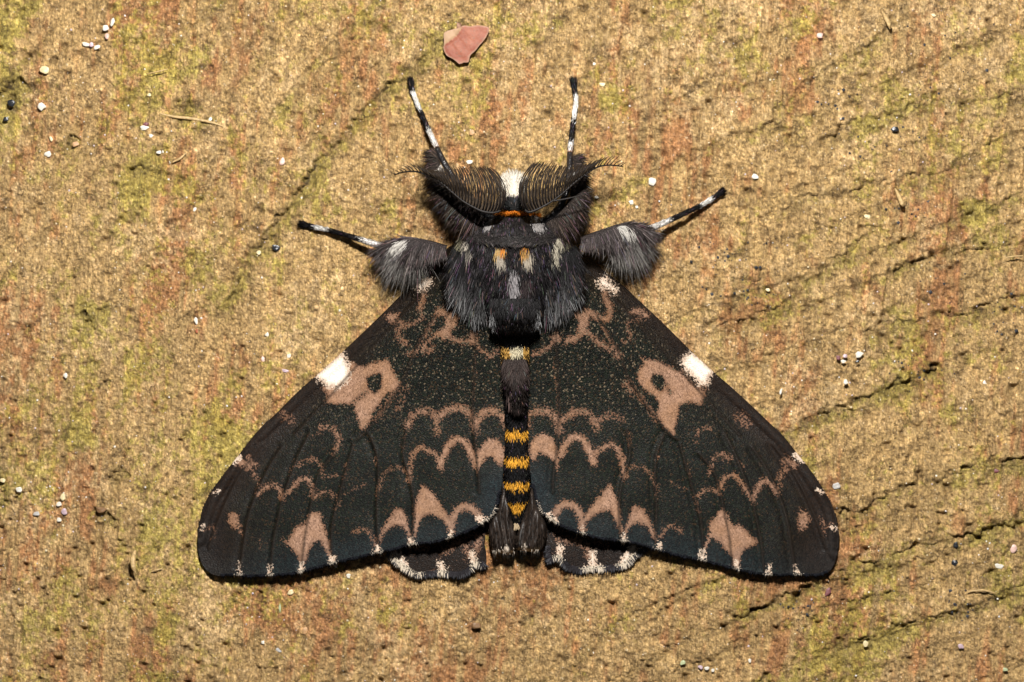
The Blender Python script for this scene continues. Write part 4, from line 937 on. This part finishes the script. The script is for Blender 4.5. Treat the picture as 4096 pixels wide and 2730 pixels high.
# ---- antennae
def ant_mat():
    t = NT('antenna_black'); vec = t.obj(); n = t.noise(220, 2, .5, vec)
    t.link(t.mix(n.outputs[0], (.008, .007, .007), (.022, .017, .015)), t.b.inputs['Base Color']); t.b.inputs['Roughness'].default_value = .5; t.b.inputs['Specular IOR Level'].default_value = .25
    t.link(t.bump(n.outputs[0], .4, .003), t.b.inputs['Normal']); return t.m
ANT = ant_mat()
ANB = simple_mat('antenna_lower_brown', (.045, .031, .020), .55, .4, 120, .2, spec=.2)
def build_antenna(shaft, env, s, label, nb=36):
    S = catmull(sheet(H1, s1, shaft), 12); E = catmull(sheet(H1, s1, env), 12); n = len(S)
    zs = .36-.04*np.linspace(0, 1, n)-.03*np.linspace(0, 1, n)**3
    P = np.array([W(a, b, z) for (a, b), z in zip(S, zs)])
    o = tube('antenna', P, np.linspace(.0056, .0026, n), moth, ANT, K=8); o['label'] = label
    cum = np.concatenate([[0], np.cumsum(np.linalg.norm(np.diff(S, axis=0), axis=1))]); cum /= cum[-1]
    cue = np.concatenate([[0], np.cumsum(np.linalg.norm(np.diff(E, axis=0), axis=1))]); cue /= cue[-1]
    for row in (0, 1, 2):
        Vb, Fb = [], []
        nk = nb if not row else int(nb*2.2)  # lower rows multiplied to stand in for shade in the gaps
        for k in range(nk):
            t = (k/(nk-1))**1.12*.985 + (RNG.normal(0, .002) if k else 0); t = max(0, min(t, .985))
            if row: t = min(.985, t+.012*row)
            if row and t > .72: continue
            a = np.array([np.interp(t, cum, S[:, 0]), np.interp(t, cum, S[:, 1])]); z0 = np.interp(t, cum, zs)
            te = t if not row else (max(0, t-.02-.05*t) if row == 1 else min(1, t+.02+.05*t))
            b = np.array([np.interp(te, cue, E[:, 0]), np.interp(te, cue, E[:, 1])])
            L = np.linalg.norm(b-a); bul = (.32*(1-t)**4+.11)*L*(-s)
            c = (a+b)/2+np.array([bul*-1*(-1), 0]) + np.array([0, -.04*L])
            b = b + RNG.normal(0, 3.2, 2) + (np.array([s*14, -3])*t**2)
            if row: b = b+np.array([s*-6*(1-t)*2, 6])
            m = 9; pts = []
            for q in np.linspace(0, 1, m):
                xy = a*(1-q)**2+2*c*q*(1-q)+b*q*q
                z = z0 + (.07*math.sin(q*math.pi*.8)*(1-.6*t) if not row else -.06*q*(1-.5*t)) - (0.03*q)
                pts.append(W(xy[0], xy[1], z))
            pts = np.array(pts); R = (.0031 if not row else .0026)*(1-.55*np.linspace(0, 1, m))*(1-.25*t)
            if not row: tube('barb', pts, R, o, ANT, K=5)
            else:
                base = len(Vb)
                for i in range(m):
                    d = pts[min(i+1, m-1)]-pts[max(i-1, 0)]; d /= np.linalg.norm(d)+1e-9
                    sd = np.cross(d, (.05, .1, 1)); sd /= np.linalg.norm(sd); uu = np.cross(sd, d)
                    for q in range(3): Vb.append(pts[i]+(sd*math.cos(2.094*q)+uu*math.sin(2.094*q))*R[i])
                for i in range(m-1):
                    for q in range(3): Fb.append((base+i*3+q, base+i*3+(q+1) % 3, base+i*3+3+(q+1) % 3, base+i*3+3+q))
        if row:
            ob = make_mesh('lower_barbs', Vb, Fb, ANB, o); keep(ob, o); ob['kind'] = 'stuff'
    return o
al = build_antenna([(1065,1275),(1000,1295),(900,1285),(800,1240),(700,1180),(600,1095),(500,1010),(400,955),(300,918),(220,908),(130,920),(65,942)],
              [(965,868),(945,880),(890,862),(830,868),(760,858),(690,862),(620,862),(540,872),(440,885),(370,880),(280,848),(190,846),(125,872),(62,936)], -1, 'left feathery comb antenna curling outwards')
ar = build_antenna([(1292,1270),(1330,1290),(1400,1268),(1480,1228),(1560,1180),(1640,1120),(1740,1030),(1840,950),(1930,890),(2000,860),(2080,850),(2150,855),(2212,862)],
              [(1388,828),(1410,815),(1450,808),(1520,828),(1570,846),(1620,846),(1680,846),(1760,856),(1830,846),(1900,826),(1960,798),(2030,776),(2110,776),(2170,798),(2222,842)], 1, 'right feathery comb antenna curling outwards')
q = catmull(sheet(H1, s1, [(1560,1185),(1660,1170),(1790,1140),(1940,1092)]), 8)
tube('bristle', [W(a, b, .36) for a, b in q], np.linspace(.004, .0012, len(q)), ar, ANT, K=6)

# ------------------------------------------------------------------ loose things lying on the board
def flake():
    pts = [(1350+a/1.6807, b/1.6807) for a, b in [(715,222),(770,200),(815,186),(850,172),(895,178),(940,170),(1005,180),(1022,200),(1000,250),(975,285),(960,300),(930,340),(905,362),(890,380),(880,420),(850,422),(820,433),(795,412),(770,395),(750,385),(730,370),(712,330),(716,280)]]
    x, y, F, P = wing_grid(pts, 4, None, 2)
    d, _, _ = seg_dist(x, y, P, True)
    a = ((x-1790)+.35*(y-190))/130
    z = .030 + .004*a + .003*(1-np.exp(-d/9)) + .0012*smooth_rand(x, y, 77, 60) + .0003*smooth_rand(x, y, 78, 18)
    crease, _, _ = seg_dist(x, y, [(1350+720/1.68, 300/1.68), (1350+800/1.68, 245/1.68), (1350+830/1.68, 190/1.68)])
    facet = inside(x, y, [(1350+p/1.6807, q/1.6807) for p, q in [(700,200),(840,185),(800,245),(712,310)]]).astype(float)
    z += .006*np.exp(-(crease/5)**2) - .008*facet
    t = NT('salmon_bark'); vec = t.obj(); n = t.noise(14, 5, .65, vec, .6); n2 = t.noise(90, 3, .6, vec)
    ed = t.new('ShaderNodeAttribute', attribute_name='edge').outputs['Fac']; fc = t.new('ShaderNodeAttribute', attribute_name='facet').outputs['Fac']
    c = t.mix(t.ramp(n.outputs[0], .35, .65), (.21, .062, .040), (.34, .130, .082))
    c = t.mix(t.ramp(n2.outputs[0], .56, .75), c, (.14, .06, .045))
    c = t.mix(t.mathn('MULTIPLY', fc, .75), c, (.42, .30, .18))
    c = t.mix(t.mathn('MULTIPLY', t.mathn('ADD', ed, t.mathn('SUBTRACT', n2.outputs[0], .5)), .8, clamp=True), c, (.42, .27, .19))
    t.link(c, t.b.inputs['Base Color']); t.b.inputs['Roughness'].default_value = .5; t.b.inputs['Specular IOR Level'].default_value = .15; t.link(t.bump(n2.outputs[0], .35, .006), t.b.inputs['Normal'])
    o = make_mesh('bark_flake', W(x, y, z), F, t.m, attrs=dict(edge=np.exp(-(d/5)**2)*.9, facet=facet))
    m = o.modifiers.new('thickness', 'SOLIDIFY'); m.thickness = .022; m.offset = -1
    tag(o, 'flat salmon pink angular flake lying above the moth near the top edge', 'flake')
flake()

GM = {k: simple_mat('grain_'+k, c, r, .15, 70, .25, 0) for k, (c, r) in dict(white=((.64,.60,.52),.3), cream=((.66,.55,.32),.35), grey=((.42,.40,.38),.3), lilac=((.46,.34,.38),.3), black=((.018,.02,.024),.22),
      maroon=((.17,.06,.065),.4), red=((.33,.10,.04),.4), green=((.40,.45,.26),.35), tan=((.46,.27,.13),.5), brown=((.20,.11,.05),.5), pink=((.62,.42,.36),.35)).items()}
def grain(x, y, rx, ry, ang, col, label, name='sand_grain', cat='grain', group='loose grains on the wood', seed=0, hh=.7):
    r = np.random.default_rng(seed+int(x*7+y)); import bmesh
    bm = bmesh.new(); bmesh.ops.create_icosphere(bm, subdivisions=2, radius=1)
    ph = r.uniform(0, 6.28, 3); cuts = [r.normal(size=3) for _ in range(7)]
    for v in bm.verts:
        p = np.array(v.co)
        for c in cuts:
            c_ = c/np.linalg.norm(c); e = p@c_-.78
            if e > 0: p = p-c_*e*.9
        p *= 1+.10*math.sin(p[0]*4+ph[0])+.10*math.sin(p[1]*5+ph[1])
        v.co = p
    a = math.radians(-ang); ca, sa = math.cos(a), math.sin(a); R = min(rx, ry)*hh
    for v in bm.verts:
        X, Y, Z = v.co.x*rx/1000, v.co.y*ry/1000, v.co.z*R/1000
        v.co = (X*ca-Y*sa, X*sa+Y*ca, Z)
    me = bpy.data.meshes.new(name); bm.to_mesh(me); bm.free(); me.materials.append(GM[col])
    o = bpy.data.objects.new(name, me); COL.objects.link(o)
    p = W(x, y, 0); o.location = (p[0], p[1], max(float(HZ(x, y)), 0)+R/1000*.55)
    tag(o, label, cat, group); return o
GR = [
(178,280,22,15,20,'cream','pale yellow oval grain high on the left side below two white clusters'),
(167,427,18,16,0,'white','large round white grain left of centre-left, below the pale yellow oval grain'),
(45,413,17,14,50,'black','dark grey drop-shaped grain near the left edge'),
(23,478,11,10,0,'black','small black round grain at the left edge, below the drop-shaped one'),
(578,512,16,11,0,'white','white disc touching a maroon chip, upper left part of the board'),
(584,498,13,8,-15,'maroon','small maroon chip touching a white disc, upper left part of the board'),
(605,544,11,7,10,'white','small white oval grain just below the white disc with the maroon chip'),
(192,617,13,13,0,'white','round whitish grain in the mossy patch near the left edge, low in the patch'),
(303,577,14,10,-15,'tan','smooth tan pebble in the mossy patch beside a dark crack'),
(205,556,6,11,-25,'cream','narrow yellowish grain in the mossy patch at left'),
(450,88,9,17,15,'white','tall white flake at the top of the upper white cluster'),
(422,113,12,13,0,'white','blocky white grain at the left of the upper white cluster'),
(428,145,9,11,0,'pink','pinkish grain at the bottom of the upper white cluster'),
(345,178,16,8,15,'white','white flake at the left end of the lower white cluster near the top left'),
(366,180,11,10,0,'lilac','greyish violet chip in the middle of the lower white cluster'),
(388,190,14,8,-20,'white','white flake at the right end of the lower white cluster near the top left'),
(597,381,8,7,0,'cream','small cream grain above the pale root fibre'),
(841,478,6,11,30,'white','narrow white grain lying on the pale root fibre'),
(1130,648,10,18,20,'pink','long pinkish grain left of the moth, level with its front feet'),
(636,610,10,8,0,'white','small white grain above the dark crack, left grain of a close pair'),
(655,607,7,6,0,'white','small white grain above the dark crack, right grain of a close pair'),
(779,838,6,10,30,'white','small pale two-lobed grain between the left edge and the left middle foot'),
(1879,648,14,8,-8,'white','pale flat oval grain between the two front feet, just above the left antenna'),
(1888,532,13,11,-20,'tan','clear tan grain between the two front feet, the higher one'),
(2409,339,12,8,10,'cream','cream flake at the upper right of the right front foot'),
(2378,258,7,7,0,'white','small white grain above the right front foot'),
(2610,726,15,17,20,'white','large round white grain above the right middle leg'),
(2525,810,12,9,30,'white','white angular grain above the knee of the right middle leg'),
(2547,829,7,6,30,'white','small pale grain touching the angular one above the right middle leg'),
(2385,790,9,6,0,'white','small white grain beside the tip of the lone bristle of the right antenna'),
(3279,143,13,11,0,'pink','pinkish white grain in the upper right part of the board'),
(3734,61,11,6,25,'cream','small cream oval grain near the top edge at right'),
(3020,708,13,12,10,'white','white grain upper right of the right middle foot'),
(3581,518,14,12,0,'black','glossy black grain in the upper right part of the board'),
(3469,867,12,9,10,'cream','cream grain right of the right middle foot'),
(262,1503,9,11,0,'white','white grain alone on plain wood left of the left wing'),
(784,1283,8,14,-10,'white','upright white oval grain left of the left forewing'),
(787,1324,6,9,0,'red','rust red grain just below the upright white oval grain'),
(1068,1339,8,9,0,'white','round white grain with pale rim near the left leading wing edge'),
(1052,1438,8,13,-10,'pink','pinkish upright grain near the white wing spot of the left forewing'),
(1157,1425,9,8,0,'white','round white grain nearest to the white spot of the left forewing'),
(1142,1483,13,7,10,'lilac','violet tinged chip left of the white spot of the left forewing'),
(1104,992,18,12,20,'black','dark green glossy grain below the left middle foot'),
(1035,1011,10,9,30,'cream','cream pebble left of the dark green glossy grain'),
(3437,1419,17,12,-30,'white','white grain with orange edge, right of the white spot of the right forewing'),
(3353,1431,10,9,20,'maroon','dark purple chip in the small cluster right of the right forewing'),
(3380,1425,10,8,-20,'lilac','lilac chip in the small cluster right of the right forewing'),
(3373,1446,11,7,0,'white','pale block at the bottom of the small cluster right of the right forewing'),
(3430,1447,8,6,0,'black','small black chip under the white grain with the orange edge'),
(3383,1529,10,11,0,'white','white grain below the small cluster right of the right forewing'),
(3937,1535,10,12,0,'white','bright white grain alone near the right edge'),
(3123,1567,5,13,15,'white','white needle-like grain close to the right leading wing edge'),
(3071,1160,9,7,20,'cream','cream grain among black specks right of the moth'),
(12,1922,13,8,15,'cream','cream flat grain at the left edge in the lower half'),
(76,1959,12,11,0,'white','pale translucent grain near the left edge in the lower half'),
(252,1989,11,16,10,'cream','yellow oval grain left of the left wing tip'),
(236,2018,10,10,0,'white','white grain just below the yellow oval grain'),
(256,2046,12,14,-30,'lilac','violet chip below the yellow oval grain'),
(146,2056,12,9,0,'grey','grey translucent grain near the left edge, lower half'),
(237,2080,9,9,0,'white','white grain lowest in the column under the yellow oval grain'),
(1163,2370,15,10,-15,'cream','pale yellow angular grain under the left forewing, left of the hindwing'),
(1120,2432,5,18,0,'green','thin pale green grain standing upright, lower left'),
(1223,2522,17,15,0,'tan','tan dome-shaped pebble in the lower left part'),
(405,2041,20,13,0,'brown','rough brown lump left of the left wing tip'),
(1116,2600,12,10,20,'grey','grey clear grain near the lower left edge of the board'),
(1052,2570,7,7,0,'white','small white grain near the lower left, above the grey clear one'),
(1343,2264,8,8,0,'white','tiny white ball touching the rear edge of the left forewing'),
(1395,2304,10,9,20,'white','white grain between the left forewing and the left hindwing tip'),
(1903,2503,20,13,0,'brown','brown lump alone on the wood below the abdomen'),
(3346,1944,15,13,-20,'grey','silvery grey grain just right of the right wing tip'),
(3312,2368,11,21,25,'maroon','reddish brown long grain under the right wing tip'),
(4055,2196,14,18,15,'pink','pink and white oval grain at the right edge'),
(3996,2264,16,10,10,'white','white jagged grain near the right edge'),
(3819,2251,12,14,0,'black','largest black fungus spot, lower right',),
(3822,2181,10,12,0,'black','black fungus spot above the largest one, lower right'),
(3462,2576,11,14,0,'cream','cream egg-shaped grain in the lower right part'),
(3843,2586,14,10,30,'lilac','lilac oval grain in the lower right part'),
(2828,2674,11,8,0,'white','left of two white ovals at the bottom edge right of centre'),
(2852,2682,7,7,0,'white','right of two white ovals at the bottom edge right of centre'),
(2732,2652,12,9,-30,'green','pale green oval grain at the bottom edge right of centre'),
(2802,2670,10,8,30,'lilac','lilac grain beside the two white ovals at the bottom edge'),
(4021,2679,10,8,0,'green','yellow green grain at the bottom right corner'),
(2999,2643,7,8,0,'white','small white grain at the bottom, right of the white ovals'),
(3981,1883,17,7,10,'maroon','dark purple and cream chip near the right edge'),
]
for i, g in enumerate(GR):
    x, y, rx, ry, a, col, lab = g; rx *= 1.05; ry *= 1.05
    nm, cat, grp = 'sand_grain', 'grain', 'loose grains on the wood'
    if 'fungus' in lab: nm, cat, grp = 'fungus_spot', 'fungus', 'black fungus spots'
    elif 'lump' in lab: nm, cat, grp = 'dirt_lump', 'lump', 'brown lumps on the wood'
    grain(x, y, rx, ry, a, col, lab, nm, cat, grp, i, hh=.35 if nm == 'fungus_spot' else (.7 if nm == 'dirt_lump' else .32))

# tiny grit, too small and too many to count
def scatter(name, pts, rads, cols, label, rough, flat=.6):
    r = np.random.default_rng(3)
    oc = np.array([(1,0,0),(0,1,0),(-1,0,0),(0,-1,0),(0,0,1),(0,0,-1)], float); f = np.array([(0,1,4),(1,2,4),(2,3,4),(3,0,4),(1,0,5),(2,1,5),(3,2,5),(0,3,5)])
    n = len(pts); V = oc[None]*rads[:, None, None]/1000*r.uniform(.7, 1.3, (n, 6, 1))
    a = r.uniform(0, 6.28, n); x = V[..., 0]*np.cos(a)[:, None]-V[..., 1]*np.sin(a)[:, None]; y = V[..., 0]*np.sin(a)[:, None]+V[..., 1]*np.cos(a)[:, None]
    P = W(pts[:, 0], pts[:, 1], 0); V = np.stack([x+P[:, 0:1], y+P[:, 1:2], V[..., 2]*flat+(HZ(pts[:, 0], pts[:, 1])+rads/1000*.3)[:, None]], -1)
    F = (np.arange(n)[:, None, None]*6+f[None]).reshape(-1, 3)
    t = NT(name+'_surface'); at = t.new('ShaderNodeAttribute', attribute_name='Col'); t.link(at.outputs[0], t.b.inputs['Base Color']); t.b.inputs['Roughness'].default_value = rough
    o = make_mesh(name, V.reshape(-1, 3), F, t.m, cols=np.repeat(cols, 6, axis=0), smooth=False)
    tag(o, label, name.replace('_', ' '), kind='stuff')
r = np.random.default_rng(9); n = 2400  # extra bits added to stand in for the board's sparkle
pts = np.stack([r.uniform(-300, 4400, n), r.uniform(-300, 3050, n)], -1)
n2 = 160; pts2 = np.stack([np.concatenate([r.normal(250, 150, 60), r.normal(330, 160, 60), r.normal(3400, 160, 40)]), np.concatenate([r.normal(2020, 90, 60), r.normal(520, 190, 60), r.normal(1480, 90, 40)])], -1)
pts = np.concatenate([pts, pts2]); n = len(pts); rad = np.clip(r.exponential(1.2, n)+1.5, 1.5, 5.0)
cc = np.array([(.8,.76,.66),(.7,.6,.4),(.6,.5,.52),(.75,.72,.7)])[r.integers(0, 4, n)]
scatter('grit', pts, rad, cc, 'tiny pale grit and stand-in glints scattered over the whole board', .25)
n = 240; c_ = np.array([(2960,1010,150,80),(3010,1170,130,60),(3360,420,90,130),(3700,1090,200,90),(3650,850,100,60),(3640,1500,120,60),(3560,560,200,120),(4030,1250,50,90),(3200,2430,60,40),(3830,2420,40,60),(3800,250,200,160)])
k = r.integers(0, len(c_), n); pts = np.stack([c_[k, 0]+r.normal(size=n)*c_[k, 2]*.6, c_[k, 1]+r.normal(size=n)*c_[k, 3]*.6], -1)
scatter('black_specks', pts, np.clip(r.exponential(1.8, n)+2.6, 2, 8), np.array([(.02, .022, .028)])*r.uniform(.6, 1.6, (n, 1)), 'fine black fungus specks sprinkled on the wood right of the moth', .6, .35)

# ---- splinters and fibres raised from the board
def splinter(pts, rads, z, lab, col=(.42, .27, .12)):
    S = catmull(sheet((0, 0), 1, pts), 8); n = len(S); t = np.linspace(0, 1, n)
    R = np.interp(t, np.linspace(0, 1, len(rads)), rads)/1000; Z = np.interp(t, np.linspace(0, 1, len(z)), z)
    o = tube('splinter', [W(a, b, q) for (a, b), q in zip(S, Z)], R, board, SPL, K=7); o['label'] = lab
SPL = simple_mat('splinter_wood', (.48, .33, .15), .5, .35, 90, .5)
splinter([(3528,45),(3545,75),(3556,100),(3560,118)], [3,10,8,1], [.01,.035,.05,.045], 'raised splinter near the top right')
splinter([(3580,755),(3595,785),(3608,815),(3614,828)], [3,9,10,1], [.01,.03,.05,.045], 'raised splinter right of the moth')
splinter([(540,2205),(532,2240),(534,2270),(545,2298)], [7,12,10,2], [.02,.045,.05,.04], 'raised splinter left of the left wing tip')
splinter([(640,455),(700,468),(773,476),(850,492),(910,514)], [3,6,7,5,2], [.002,.008,.010,.008,.002], 'pale root-like fibre left of the moth')
splinter([(590,296),(640,285),(672,276)], [2,3,1], [.01,.025,.02], 'thin brown fibre in the upper left')
splinter([(3870,2368),(3930,2362),(3985,2375)], [2,5,2], [.01,.025,.015], 'thin fibre in the lower right')
splinter([(690,650),(720,635),(745,612)], [3,5,2], [.012,.02,.015], 'pale fibre beside a dark crack at left')
splinter([(4020,1031),(4060,1026),(4092,1024)], [2,3,2], [.02,.02,.02], 'white straight hair at the right edge')
splinter([(605,2288),(630,2280),(648,2277)], [2,4,2], [.012,.016,.012], 'short pale fibre below the left wing tip')
